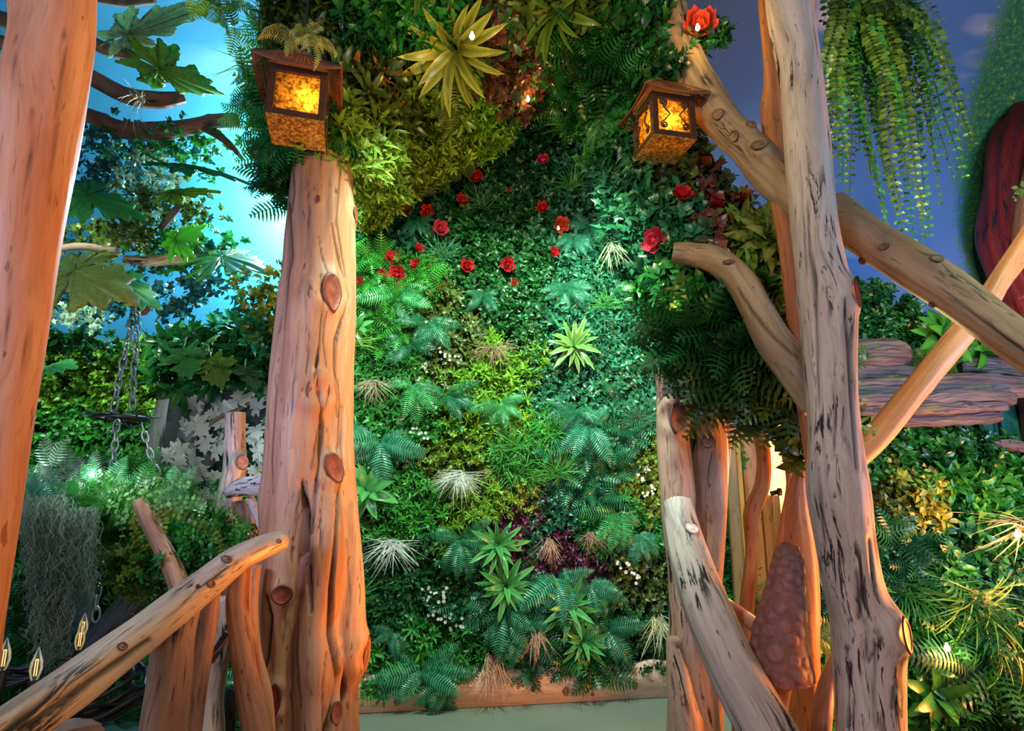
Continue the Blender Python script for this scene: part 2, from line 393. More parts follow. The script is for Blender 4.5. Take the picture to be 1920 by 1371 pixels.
def inpoly(x, y, poly):
    c = np.zeros(len(x), bool); n = len(poly); j = n-1
    for i in range(n):
        xi, yi = poly[i]; xj, yj = poly[j]
        m = ((yi > y) != (yj > y)) & (x < (xj-xi)*(y-yi)/(yj-yi+1e-9)+xi); c ^= m; j = i
    return c
class Surf:
    """ a real surface in the room described by depths at a few sighted points """
    def __init__(s, ctrl=None, wall=False, const=None):
        s.c = np.array(ctrl, float) if ctrl is not None else None; s.wall = wall; s.k = const
    def Y(s, px, py):
        px = np.asarray(px, float); py = np.asarray(py, float)
        if s.k is not None: return np.full(px.shape, float(s.k))
        if s.wall:
            a = (px-960)/F; d = CP+(py-685.5)/F*SP; return 3.719/(d-.136*a)*d
        d2 = (px[..., None]-s.c[:, 0])**2+(py[..., None]-s.c[:, 1])**2+400
        w = 1/d2**1.5; return (w*s.c[:, 2]).sum(-1)/w.sum(-1)
    def pt(s, px, py):
        Y = s.Y(px, py); a = (np.asarray(px)-960)/F; b = -(np.asarray(py)-685.5)/F
        d = np.stack([a, CP-b*SP, SP+b*CP], -1); t = Y/d[..., 1]
        return np.array([0, 0, CAMZ])+t[..., None]*d
    def nrm(s, px, py):
        e = 12.0; px = np.asarray(px, float); py = np.asarray(py, float)
        u = s.pt(px+e, py)-s.pt(px-e, py); v = s.pt(px, py+e)-s.pt(px, py-e)
        n = np.cross(v, u); n /= np.linalg.norm(n, axis=-1)[..., None]
        tow = np.array([0, 0, CAMZ])-s.pt(px, py)
        sg = np.sign((n*tow).sum(-1)); return n*sg[..., None]
    def sample(s, poly, dens, r=rng):
        xs = [p[0] for p in poly]; ys = [p[1] for p in poly]
        A = (max(xs)-min(xs))*(max(ys)-min(ys)); K = int(A/3)
        x = r.uniform(min(xs), max(xs), K); y = r.uniform(min(ys), max(ys), K)
        m = inpoly(x, y, poly); x = x[m]; y = y[m]
        e = 3.0; u = (s.pt(x+e, y)-s.pt(x-e, y))/(2*e); v = (s.pt(x, y+e)-s.pt(x, y-e))/(2*e)
        area = np.minimum(np.linalg.norm(np.cross(u, v), axis=1), 6e-5)*A/K
        k = r.poisson(area*dens); ix = np.repeat(np.arange(len(x)), k)
        x = x[ix]+r.uniform(-1, 1, len(ix)); y = y[ix]+r.uniform(-1, 1, len(ix))
        return x, y
    def backing(s, name, poly, mat, parent=None, off=0.09, step=14, thick=0.12):
        xs = [p[0] for p in poly]; ys = [p[1] for p in poly]
        gx = np.arange(min(xs), max(xs)+step, step); gy = np.arange(min(ys), max(ys)+step, step)
        X, Yy = np.meshgrid(gx, gy); p = s.pt(X, Yy)-s.nrm(X, Yy)*off
        ins = inpoly(X.ravel(), Yy.ravel(), poly).reshape(X.shape)
        ny, nx = X.shape; V = p.reshape(-1, 3); T = []
        for i in range(ny-1):
            for j in range(nx-1):
                if ins[i, j] and ins[i+1, j] and ins[i, j+1] and ins[i+1, j+1]:
                    a = i*nx+j; T.append([a, a+1, a+nx+1, a+nx])
        me = mesh_np(name, V, np.array(T), mat); o = link(name, me, parent)
        md = o.modifiers.new('s', 'SOLIDIFY'); md.thickness = thick; md.offset = 0
        return o
def foliage(surf, poly, seeds, dens, depth=0.06, names=None, SC=1.3):
    """ seeds: (px,py,kinds,cA,cB,scale,label,name[,densmul,pop,cC]) ; one loose mass per patch """
    x, y = surf.sample(poly, dens*.7)
    sx = np.array([s[0] for s in seeds]); sy = np.array([s[1] for s in seeds])
    wx = x+18*np.sin(y*.045)+rng.normal(0, 12, len(x)); wy = y+18*np.sin(x*.05)+rng.normal(0, 12, len(x))
    near = ((wx[:, None]-sx)**2+(wy[:, None]-sy)**2).argmin(1)
    for k, s in enumerate(seeds):
        ix = np.where(near == k)[0]
        dm = s[8] if len(s) > 8 else 1.0
        ix = ix[rng.uniform(0, 1, len(ix)) < dm]
        if len(ix) < 5: continue
        n = surf.nrm(x[ix], y[ix]); p = surf.pt(x[ix], y[ix])
        lump = .5+.5*np.sin(x[ix]*.055+k)*np.sin(y[ix]*.05+2*k)
        p = p+n*(rng.uniform(-depth, depth*.4, len(ix))+depth*.8*(lump-.5))[:, None]
        n2 = n+np.array([0, -.15, .25]); n2 /= np.linalg.norm(n2, axis=1)[:, None]
        V, T, C = scatter(s[2], p, n2, s[5]*SC, s[3], s[4], pop=s[9] if len(s) > 9 else 0, cC=s[10] if len(s) > 10 else None)
        me = mesh_np(s[7], V, T, LEAF_GLOSS if 'ivy' in s[2] or 'oval' in s[2] else LEAF, C)
        tag(link(s[7], me), s[6], 'foliage', kind='stuff')
# ------------------------------------------------------------------ logs
def catmull(pts, n):
    P0 = np.array(pts, float); m = len(P0)
    if m == 2: P0 = np.array([P0[0], (P0[0]+P0[1])/2, P0[1]]); m = 3
    ext = np.vstack([2*P0[0]-P0[1], P0, 2*P0[-1]-P0[-2]])
    out = []
    for u in np.linspace(0, m-1, n):
        i = min(int(u), m-2); t = u-i; a, b, c, d = ext[i:i+4]
        out.append(.5*((2*b)+(-a+c)*t+(2*a-5*b+4*c-d)*t*t+(-a+3*b-3*c+d)*t**3))
    return np.array(out)
def tube_np(W, R, nr, seed=0, rough=0.06, lobes=0.07, grooves=0, gdepth=0.12, cap='flat', twist=1.0, wav=1.0, fiber=0.0, boxy=0.0):
    """ W centre line, R radii -> V, T(quads as tris), lc """
    r = np.random.default_rng(seed); n = len(W)
    Tn = np.gradient(W, axis=0); Tn /= np.linalg.norm(Tn, axis=1)[:, None]
    Nn = np.zeros_like(W); v = np.cross(Tn[0], [0, 1.0, 0.0]); 
    if np.linalg.norm(v) < .2: v = np.cross(Tn[0], [1.0, 0, 0])
    for i in range(n):
        v = v-Tn[i]*v.dot(Tn[i]); v /= np.linalg.norm(v); Nn[i] = v
    B = np.cross(Tn, Nn); s = np.concatenate([[0], np.cumsum(np.linalg.norm(np.diff(W, axis=0), axis=1))])
    th = np.linspace(0, 2*PI, nr, endpoint=False); S, TH = np.meshgrid(s, th, indexing='ij')
    m = np.ones_like(S); Rm = R.mean()
    for k in (2, 3, 4, 5): m += lobes/k*1.6*r.uniform(.5, 1)*np.cos(k*(TH+twist*.6*np.sin(S*2.2*wav+r.uniform(0, 6)))+r.uniform(0, 6)+S*r.uniform(-1, 1))
    for q in range(5):
        f = r.uniform(3, 14)*wav; m += rough*.35*np.sin(f*S+r.uniform(0, 6)+r.integers(0, 3)*TH)
    for q in range(6):
        k = int(r.integers(6, 14)); m += rough*.12*np.sin(k*TH+r.uniform(2, 9)*S+r.uniform(0, 6))
    if fiber:
        for q in range(14): m += fiber*.35*np.sin(int(r.integers(10, 40))*TH+r.uniform(0, 6)+2.0*np.sin(S*r.uniform(2, 9)+r.uniform(0, 6)))
    if boxy: m *= (1-boxy)+boxy*(np.abs(np.cos(TH))**4+np.abs(np.sin(TH))**4)**-.25
    for g in range(grooves):
        t0 = r.uniform(0, 2*PI); c0 = r.uniform(0, s[-1]); ln = r.uniform(.15, .5)*max(s[-1], .3)
        d = np.angle(np.exp(1j*(TH-t0-.25*np.sin(S*4+g))))
        m -= gdepth*r.uniform(.5, 1)*np.exp(-(d/.10)**2)*np.exp(-((S-c0)/ln)**4)
    for q in range(max(1, int(s[-1]*2.5))):      # little burls
        t0 = r.uniform(0, 2*PI); c0 = r.uniform(0, s[-1]); d = np.angle(np.exp(1j*(TH-t0)))
        m += rough*1.6*r.uniform(.5, 1)*np.exp(-(d/.3)**2-((S-c0)/(Rm*.5))**2)
    RR = R[:, None]*m
    V = W[:, None, :]+RR[..., None]*(np.cos(TH)[..., None]*Nn[:, None, :]+np.sin(TH)[..., None]*B[:, None, :])
    lc = np.stack([RR*np.cos(TH)+seed*.37, RR*np.sin(TH), S+seed*.71], -1)
    rows = [V[i] for i in range(n)]; lcs = [lc[i] for i in range(n)]
    for end, i, sg in (('b', 0, -1), ('e', n-1, 1)):
        prof = [(.93, .10), (.75, .18), (.4, .22), (.03, .23)] if cap == 'round' else [(.97, .03), (.90, .05), (.5, .05), (.03, .05)]
        ex = []; el = []
        for f, h in prof:
            ex.append(W[i]+(V[i]-W[i])*f+sg*Tn[i]*R[i]*h*(2.2 if cap == 'round' else 1))
            el.append(lc[i]*[f, f, 1]+[0, 0, sg*R[i]*h])
        if end == 'b': rows = ex[::-1]+rows; lcs = el[::-1]+lcs
        else: rows = rows+ex; lcs = lcs+el
    A = np.array(rows); L = np.array(lcs); n2 = len(A); idx = np.arange(n2*nr).reshape(n2, nr)
    a = idx[:-1]; b = np.roll(idx, -1, 1)[:-1]; c = np.roll(idx, -1, 1)[1:]; d = idx[1:]
    T = np.stack([a, b, c, d], -1).reshape(-1, 4)
    return A.reshape(-1, 3), T, L.reshape(-1, 3)
def path(pts, n):
    q = [PR(*p) for p in pts]
    W4 = catmull([list(a)+[b] for a, b in q], n); return W4[:, :3], np.maximum(W4[:, 3], .002)
def log(name, pts, mat, label=None, cat=None, parent=None, n=None, nr=40, seed=1, group=None, **kw):
    W, R = path(pts, 8)
    ln = np.linalg.norm(np.diff(W, axis=0), axis=1).sum()
    n = n or int(max(12, min(220, ln/.012)))
    W, R = path(pts, n)
    V, T, L = tube_np(W, R, nr, seed, **kw)
    me = mesh_np(name, V, T, mat, lc=L); return tag(link(name, me, parent), label, cat, group)
def verts(o):
    a = np.zeros(len(o.data.vertices)*3, np.float32); o.data.vertices.foreach_get('co', a)
    b = np.zeros(len(o.data.vertices)*3, np.float32); o.data.vertices.foreach_get('normal', b)
    return a.reshape(-1, 3).astype(float), b.reshape(-1, 3).astype(float)
def set_verts(o, V): o.data.vertices.foreach_set('co', V.astype(np.float32).ravel()); o.data.update()
def find(o, px, py):
    V, Nn = verts(o); x, y = proj(V); face = (Nn*(np.array([0, 0, CAMZ])-V)).sum(1) > 0
    d = (x-px)**2+(y-py)**2+np.where(face, 0, 1e7)+np.linalg.norm(V-[0, 0, CAMZ], axis=1)*40; i = d.argmin()
    near = (((x-px)**2+(y-py)**2) < 900) & face
    nn = Nn[near].mean(0) if near.any() else Nn[i]
    return V[i], nn/np.linalg.norm(nn), np.linalg.norm(V[i]-[0, 0, CAMZ])
def groove(o, pl, wpx, depth):
    """ carve a long crack into the side of the log that faces the room """
    V, Nn = verts(o); x, y = proj(V); face = (Nn*(np.array([0, 0, CAMZ])-V)).sum(1) > 0
    best = np.full(len(V), 1e9); wl = np.zeros(len(V))
    pl = np.array(pl, float)
    for a, b in zip(pl[:-1], pl[1:]):
        ab = b[:2]-a[:2]; t = np.clip(((x-a[0])*ab[0]+(y-a[1])*ab[1])/(ab@ab), 0, 1)
        d = np.hypot(x-a[0]-t*ab[0], y-a[1]-t*ab[1]); w = a[2]+(b[2]-a[2])*t
        d = d/np.maximum(w, .3); m = d < best; best[m] = d[m]; wl[m] = w[m]
    k = np.exp(-(best*1.6)**2)*np.minimum(1, wl/wpx)*face
    V2 = V-Nn*(depth*k)[:, None]; set_verts(o, V2)
    at = o.data.attributes.get('crack_depth') or o.data.attributes.new('crack_depth', 'FLOAT', 'POINT')
    old = np.zeros(len(V), np.float32); at.data.foreach_get('value', old)
    kk = np.exp(-(best*1.15)**2)*face*np.minimum(1, wl/max(1.2, wpx*.5))*.9
    at.data.foreach_set('value', np.maximum(old, kk).astype(np.float32))
def knot(o, px, py, w, h, swell=0.35, tear=0.3, ang=0.0, cols=((.12, .022, .012), (.23, .052, .026)), label=None):
    p, n, dist = find(o, px, py); W = w/F*dist*.58; H = h/F*dist*.58
    V, Nn = verts(o); d = np.linalg.norm(V-p, axis=1); s = max(W, H)
    rim = np.exp(-((d-s*.95)/(s*.55))**2)*swell*s*.42
    V = V+Nn*rim[:, None]*((Nn@n) > 0)[:, None]; set_verts(o, V)
    up = np.array([0, 0, 1.0]); up = up-n*up.dot(n); up /= np.linalg.norm(up); rt = np.cross(up, n)
    ca, sa = math.cos(ang), math.sin(ang); up, rt = ca*up+sa*rt, ca*rt-sa*up
    VV = []; C = []; nr = 26; rings = [1.12, 1.0, .9, .6, .3, .02]; hh = [-.10, .20, .10, .06, .04, .05]
    for k, (q, z) in enumerate(zip(rings, hh)):
        for j in range(nr):
            a = 2*PI*j/nr; x = math.cos(a)*q; y = math.sin(a)*q
            if y < 0: x *= (1-tear*y*y*1.3)
            y = y-(tear*.35 if y < 0 else 0)*abs(y)
            VV.append(p+rt*x*W+up*y*H+n*(z*W*.8+swell*s*.30+.006))
            t = .5+.5*math.sin(q*17+a); c = np.array(cols[0])*(1-t)+np.array(cols[1])*t
            if k < 2: c = c*.35
            C.append(c)
    idx = np.arange(len(rings)*nr).reshape(-1, nr); a = idx[:-1]; b = np.roll(idx, -1, 1)
    T = np.stack([a, b[:-1], b[1:], idx[1:]], -1).reshape(-1, 4)
    me = mesh_np('knot', np.array(VV), T, KNOT, np.array(C)); k = link('knot', me, o)
    if label: k['label'] = label
    return k

# ------------------------------------------------------------------ the setting
def sky_mat(name, base, low, cloud, cl=0.0, right=False):
    m, nt, b = newmat(name); g = nt.nodes.new('ShaderNodeNewGeometry'); pos = g.outputs['Position']
    sx = nt.nodes.new('ShaderNodeSeparateXYZ'); nt.links.new(pos, sx.inputs[0])
    mr = nt.nodes.new('ShaderNodeMapRange'); nt.links.new(sx.outputs['Z'], mr.inputs[0])
    mr.inputs[1].default_value = 1.8; mr.inputs[2].default_value = 4.6
    c = ramp(nt, mr.outputs[0], [(0, low), (0.45, base), (1.0, tuple(x*.62 for x in base))])
    if cl:
        f = noise(nt, mapping(nt, pos, (1.0, 1.0, 3.2), (3.1, 0, .4)), .9, 3, .45)
        c = mixc(nt, ramp(nt, f, [(0.58, 0), (0.72, cl)]), c, cloud)
    if right:
        # painted shrubs: a stippled green band low on the wall and around the red trunk
        st = noise(nt, pos, 42, 4, .75)
        def mth(op, a, b_=None, cl_=False):
            n = nt.nodes.new('ShaderNodeMath'); n.operation = op; n.use_clamp = cl_
            for i, v in enumerate((a, b_)):
                if v is None: continue
                if isinstance(v, (int, float)): n.inputs[i].default_value = v
                else: nt.links.new(v, n.inputs[i])
            return n.outputs[0]
        lo = mth('MULTIPLY', mth('SUBTRACT', 2.62, sx.outputs['Z']), 2.6)
        xr = mth('MULTIPLY', mth('SUBTRACT', sx.outputs['X'], 3.0), 3.6)
        band = mth('MAXIMUM', lo, xr, True)
        mask = mth('ADD', band, mth('MULTIPLY', mth('SUBTRACT', st, .5), 1.6), True)
        gcol = ramp(nt, st, [(0.35, (.005, .055, .05)), (0.5, (.01, .13, .05)), (0.6, (.04, .20, .03)), (0.68, (.30, .32, .03))])
        c = mixc(nt, ramp(nt, mask, [(0.45, 0), (0.75, 1)]), c, gcol)
    nt.links.new(c, b.inputs['Base Color']); b.inputs['Roughness'].default_value = 0.75
    return m
SKY_L = sky_mat('painted_sky_blue', (0.04, 0.34, 0.62), (0.015, 0.14, 0.42), (.3, .6, .8), .25)
SKY_R = sky_mat('painted_sky_violet', (0.06, 0.19, 0.46), (0.16, 0.17, 0.42), (.60, .56, .42), .9, True)
def cove(name, x0, x1, Yw, ztop, zs, mat, hole=None):
    prof = [(Yw, 0.0), (Yw, .5), (Yw, 1.0), (Yw, 1.5), (Yw, 2.0), (Yw, zs)]
    R = ztop-zs
    for k in range(1, 17): a = k/16*PI/2; prof.append((Yw-R*1.15*(1-math.cos(a)), zs+R*math.sin(a)))
    prof += [(0.5, ztop), (-2.5, ztop)]
    xs = np.linspace(x0, x1, 25); V = []; T = []
    for (y, z) in prof: V += [(x, y, z) for x in xs]
    nx = len(xs)
    for i in range(len(prof)-1):
        for j in range(nx-1):
            if hole and hole[0] < (xs[j]+xs[j+1])/2 < hole[1] and prof[i+1][1] <= hole[2]+.01: continue
            T.append([i*nx+j, i*nx+j+1, (i+1)*nx+j+1, (i+1)*nx+j])
    o = link(name, mesh_np(name, np.array(V, float), np.array(T), mat)); return tag(o, kind='structure')
cove('wall_left', -6.0, 0.3, 5.3, 4.9, 2.2, SKY_L)
tag(bpy.data.objects['wall_left'], 'blue painted sky wall curving into the ceiling')
cove('wall_right', 1.06, 6.0, 3.75, 4.9, 3.0, SKY_R, (0.9, 2.2, 2.0))
tag(bpy.data.objects['wall_right'], 'violet blue painted sky wall behind the log posts')
DARKW = flat_mat('dark_teal_paint', (0.012, 0.05, 0.055), 0.8, nz=.4)
GREENB = flat_mat('dark_green_backing', (0.008, 0.03, 0.012), 0.9, nz=.4)
SHELL = flat_mat('room_paint', (0.16, 0.17, 0.19), 0.85)
def carpet_mat():
    m, nt, b = newmat('grey_green_carpet'); v = objco(nt)
    f = noise(nt, v, 160, 3, .7); g = noise(nt, v, 2.5, 3)
    c = mixc(nt, f, (.09, .115, .085), (.19, .225, .175)); c = mixc(nt, ramp(nt, g, [(.35, 0), (.65, .35)]), c, (.10, .12, .10))
    nt.links.new(c, b.inputs['Base Color']); b.inputs['Roughness'].default_value = .95; bump(nt, b, f, .8, .004); return m
m = MB(); m.box((0, 1.5, -.03), (12, 8.2, .06)); tag(m.build('floor', carpet_mat()), 'grey green carpet', kind='structure')
m = MB(); m.box((0, -2.55, 2.45), (12, .1, 4.9)); tag(m.build('wall_rear', SHELL), kind='structure')
for nm, x in (('wall_side_left', -6.05), ('wall_side_right', 6.05)):
    m = MB(); m.box((x, 1.5, 2.45), (.1, 8.2, 4.9)); tag(m.build(nm, SHELL), kind='structure')
m = MB(); m.box((.68, .5, 4.95), (1.4, 6.2, .1)); tag(m.build('ceiling', SKY_L), kind='structure')
# the living wall's carrier and side returns
def wallpt(X, off=0): return 3.6+.136*(X+.874)+off
m = MB(); a = math.atan(.136); Rw = [[math.cos(a), -math.sin(a), 0], [math.sin(a), math.cos(a), 0], [0, 0, 1]]
m.box((.25, wallpt(.25, .16), 2.3), (2.5, .16, 4.6), Rw); tag(m.build('wall_back', DARKW), 'dark teal carrier board of the living wall', kind='structure')
# baseboard of pine along its foot
bz0, bz1 = 0.0, 0.205
def boardmesh():
    W = np.array([[x, wallpt(x, -.03), (bz0+bz1)/2+.002] for x in np.linspace(-1.15, 1.42, 120)])
    V = []; L = []; 
    for i, w in enumerate(W):
        top = bz1+.006*math.sin(i*.21)+.004*math.sin(i*.63)
        for (dy, z) in ((-.02, bz0+.004), (-.02, top-.006), (-.014, top), (.02, top), (.02, bz0+.004)):
            V.append((w[0], w[1]+dy, z)); L.append((z*.9, dy+.3, w[0]+5))
    V = np.array(V); idx = np.arange(len(V)).reshape(-1, 5); a = idx[:-1]; b = np.roll(idx, -1, 1)
    T = np.stack([a, idx[1:], b[1:], b[:-1]], -1).reshape(-1, 4); return V, T, np.array(L)
V, T, L = boardmesh(); bb = tag(link('baseboard_back', mesh_np('board', V, T, W_BOARD, lc=L, smooth=False)), 'knotty pine board along the foot of the living wall', kind='structure')
for kx, ky, w in ((742, 1316, 10), (798, 1322, 10), (998, 1292, 10), (1058, 1297, 13), (1098, 1293, 9), (1188, 1286, 12), (1110, 1302, 6), (980, 1268+18, 5)):
    V, Nn = verts(bb); d = ray(kx, ky); t = 3.719/(d[1]-.136*(kx-960)/F)*(1-.013); p = np.array([0, 0, CAMZ])+t*d
    r_ = w/F*t*.5; A = []; C = []
    nrmw = np.array([.135, -.99, 0])
    for q, c in ((1.5, (.40, .2, .1)), (1, (.14, .05, .02)), (.5, (.25, .09, .03)), (.05, (.05, .02, .01))):
        for j in range(16):
            aa = 2*PI*j/16; A.append(p+np.array([math.cos(aa)*r_*q*1.2, 0, math.sin(aa)*r_*q])+nrmw*.004*(1.5-q)); C.append(c)
    for aa_ in A: aa_[1] += 0
    idx = np.arange(64).reshape(4, 16); b = np.roll(idx, -1, 1)
    link('knot', mesh_np('knot', np.array(A), np.stack([idx[:-1], b[:-1], b[1:], idx[1:]], -1).reshape(-1, 4), KNOT, np.array(C)), bb)

# the doorway behind the right posts: leaf-patterned plaster beyond it
def wallpaper():
    m, nt, b = newmat('leaf_wallpaper'); v = objco(nt)
    w = nt.nodes.new('ShaderNodeTexVoronoi'); w.inputs['Scale'].default_value = 14
    nt.links.new(mapping(nt, v, (1.8, 1, 1)), w.inputs['Vector'])
    w2 = noise(nt, mapping(nt, v, (40, 1, 8)), 1.0, 3, .6, 2.5)
    c = mixc(nt, ramp(nt, w2, [(.45, 0), (.55, 1)]), (.72, .66, .36), (.42, .42, .20)); nt.links.new(c, b.inputs['Base Color']); return m
m = MB(); m.box((2.3, 5.0, 1.2), (2.6, .08, 2.4)); tag(m.build('wall_alcove', wallpaper()), 'cream wall with a pale leaf pattern beyond the doorway', kind='structure')
m = MB(); m.box((2.3, 4.4, 2.35), (2.6, 1.3, .06)); tag(m.build('ceiling_alcove', SHELL), kind='structure')
m = MB(); m.box((3.4, 4.4, 1.2), (.08, 1.3, 2.3)); tag(m.build('wall_alcove_right', SHELL), kind='structure')
m = MB(); m.box((2.22, 3.95, .66), (.7, .35, .05)); o = m.build('bench', W_ORANGE); tag(o, 'yellow lit wooden bench top beyond the doorway', 'bench')
for dx in (-.28, .28):
    m = MB(); m.box((2.22+dx, 3.95, .32), (.06, .3, .64)); m.build('leg', W_ORANGE, o)
dj = empty('door_1', (1.6, 3.8, 0), 'upright honey coloured planks lining the doorway', kind='structure')
def plank(px, Y, wpx, z0, z1, seed, mat, d=.04):
    x = P(px, 900, Y)[0]; w = wpx/F*Y*1.0; n = 30; V = []; L = []
    for i in range(n):
        z = z0+(z1-z0)*i/(n-1)
        for cx, cy in ((-1, -1), (-.85, -1.15), (.85, -1.15), (1, -1), (1, 1), (-1, 1)):
            V.append((x+cx*w/2-1.6, Y+cy*d/2-3.8, z)); L.append((cx*w/2+seed, cy*d/2, z*.8+seed))
    idx = np.arange(n*6).reshape(n, 6); b = np.roll(idx, -1, 1)
    T = np.stack([idx[:-1], b[:-1], b[1:], idx[1:]], -1).reshape(-1, 4)
    link('plank', mesh_np('plank', np.array(V), T, mat, lc=np.array(L), smooth=False), dj)
W_DKPL = wood_mat('dark_gold_plank', (0.22, .15, .06), (.13, .09, .04), (.03, .02, .01), .5, 0, .2, seed=14)  # dark gold tone of the leftmost plank
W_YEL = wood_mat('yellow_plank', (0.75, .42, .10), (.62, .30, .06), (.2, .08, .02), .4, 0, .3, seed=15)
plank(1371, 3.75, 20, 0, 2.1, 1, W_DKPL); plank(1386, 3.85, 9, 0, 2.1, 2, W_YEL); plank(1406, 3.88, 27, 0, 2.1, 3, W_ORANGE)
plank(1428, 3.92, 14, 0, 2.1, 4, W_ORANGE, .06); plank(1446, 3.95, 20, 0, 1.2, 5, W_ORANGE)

# ------------------------------------------------------------------ big log posts
def post_center():
    tubes = [[(612, 268, 2.45, 46), (606, 310, 2.42, 56), (600, 420, 2.4, 62), (594, 520, 2.4, 64), (583, 640, 2.4, 70), (577, 760, 2.4, 74), (566, 900, 2.4, 72), (553, 1020, 2.4, 66), (540, 1120, 2.38, 60), (536, 1220, 2.36, 52), (540, 1371, 2.34, 52), (542, 1440, 2.34, 58)],
             [(625, 280, 2.45, 30), (634, 400, 2.42, 34), (634, 560, 2.42, 34), (628, 700, 2.42, 36), (632, 860, 2.42, 34), (642, 1000, 2.42, 34), (650, 1120, 2.42, 36), (652, 1200, 2.42, 36), (645, 1290, 2.42, 30), (645, 1371, 2.42, 30), (645, 1440, 2.42, 34)],
             [(600, 860, 2.36, 36), (606, 1000, 2.33, 40), (604, 1100, 2.32, 38), (592, 1180, 2.31, 40), (596, 1250, 2.3, 46), (592, 1310, 2.3, 42), (585, 1440, 2.3, 44)],
             [(505, 1130, 2.4, 24), (500, 1200, 2.4, 24), (508, 1300, 2.4, 20), (505, 1440, 2.4, 24)]]
    Vs, Ts, n = [], [], 0
    for k, t in enumerate(tubes):
        W, R = path(t, 120); V, T, L = tube_np(W, R, 28, 20+k, rough=.05, lobes=.04); Vs.append(V); Ts.append(T+n); n += len(V)
    me = mesh_np('tmp', np.concatenate(Vs), np.concatenate(Ts), W_HONEY); o = link('tmp', me)
    md = o.modifiers.new('r', 'REMESH'); md.mode = 'VOXEL'; md.voxel_size = .0085
    sm = o.modifiers.new('s', 'SMOOTH'); sm.iterations = 4; sm.factor = .5
    dg = bpy.context.evaluated_depsgraph_get(); me2 = bpy.data.meshes.new_from_object(o.evaluated_get(dg))
    bpy.data.objects.remove(o); me2.materials.clear(); me2.materials.append(W_HONEY); me2.name = 'log_post'
    me2.polygons.foreach_set('use_smooth', [True]*len(me2.polygons))
    p = link('log_post', me2)
    V, Nn = verts(p); W, R = path(tubes[0], 200); o_ = np.argsort(W[:, 2]); cx = np.interp(V[:, 2], W[o_, 2], W[o_, 0]); cy = np.interp(V[:, 2], W[o_, 2], W[o_, 1])
    a = me2.attributes.new('lc', 'FLOAT_VECTOR', 'POINT')
    a.data.foreach_set('vector', np.stack([V[:, 0]-cx, V[:, 1]-cy, V[:, 2]], -1).astype(np.float32).ravel())
    # soft wavy flutes along the grain
    th = np.arctan2(V[:, 1]-cy, V[:, 0]-cx); d = .002*np.sin(9*th+2*np.sin(3*V[:, 2]))+.0008*np.sin(21*th+3*np.sin(5*V[:, 2]+1))
    set_verts(p, V+Nn*d[:, None])
    return p
cp = tag(post_center(), 'massive honey log post with dark red cut knots, under the left lantern', 'post')
groove(cp, [(566, 900, 3), (573, 960, 9), (570, 1040, 10), (578, 1070, 6), (584, 1150, 3)], 8, .05)
groove(cp, [(592, 660, 2), (594, 720, 4), (604, 800, 5), (600, 850, 6), (590, 930, 4), (583, 1000, 3)], 6, .03)
groove(cp, [(642, 760, 2), (636, 900, 3), (630, 1010, 4), (622, 1100, 6), (622, 1190, 9), (634, 1250, 8), (640, 1290, 9), (622, 1340, 9), (612, 1380, 9)], 8, .05)
groove(cp, [(622, 420, 2), (632, 470, 3), (650, 560, 3), (628, 640, 3), (625, 720, 2), (632, 780, 2)], 4, .014)
groove(cp, [(604, 560, 2), (600, 640, 3), (592, 690, 4)], 5, .02)
groove(cp, [(542, 380, 3), (545, 480, 6), (540, 520, 3), (532, 620, 2)], 6, .018)
groove(cp, [(498, 1120, 5), (506, 1160, 6), (500, 1230, 5), (488, 1290, 3)], 6, .03)
for gl in ([(598, 440, 1), (603, 480, 2), (612, 515, 2.2)], [(610, 585, 2), (606, 640, 2), (612, 690, 1.5)], [(640, 300, 1.5), (636, 360, 2.5), (632, 420, 2.5), (640, 470, 2), (648, 520, 1.5)],
           [(648, 560, 1.5), (640, 600, 2.5), (630, 650, 2.5), (628, 700, 2), (636, 760, 2), (634, 830, 2), (626, 860, 1.5)], [(560, 600, 1), (556, 680, 1.8), (548, 760, 1.5), (545, 840, 1)], [(548, 300, 1.5), (552, 360, 2), (546, 400, 2)],
           [(520, 700, 1), (514, 790, 2), (510, 860, 2), (512, 930, 1)], [(608, 900, 1.5), (600, 960, 2), (602, 1040, 2), (596, 1100, 1.5)], [(532, 1135, 1.5), (536, 1170, 2), (530, 1210, 1)], [(610, 750, 1.5), (600, 790, 2), (590, 840, 2.5), (584, 880, 2)],
           [(576, 330, 1), (580, 400, 1.5), (574, 450, 1)], [(560, 1160, 1), (556, 1230, 1.8), (565, 1330, 1.5)], [(650, 1010, 1), (655, 1100, 1.6), (650, 1180, 1)], [(612, 1220, 1.5), (604, 1290, 2), (606, 1371, 2)]):
    groove(cp, gl, 3, .006)
knot(cp, 620, 548, 30, 56, .5, .35, -.1); knot(cp, 596, 733, 34, 50, .5, .4, .05); knot(cp, 624, 878, 26, 44, .5, .2, -.35)
knot(cp, 531, 1114, 26, 24, .45, .1); knot(cp, 519, 1310, 17, 36, .55, .2); knot(cp, 630, 1335, 14, 26, .3, .2)
knot(cp, 664, 402, 8, 26, .5, .2); knot(cp, 595, 374, 6, 12, .2, .2)
knot(cp, 684, 1225, 12, 46, .6, .2)

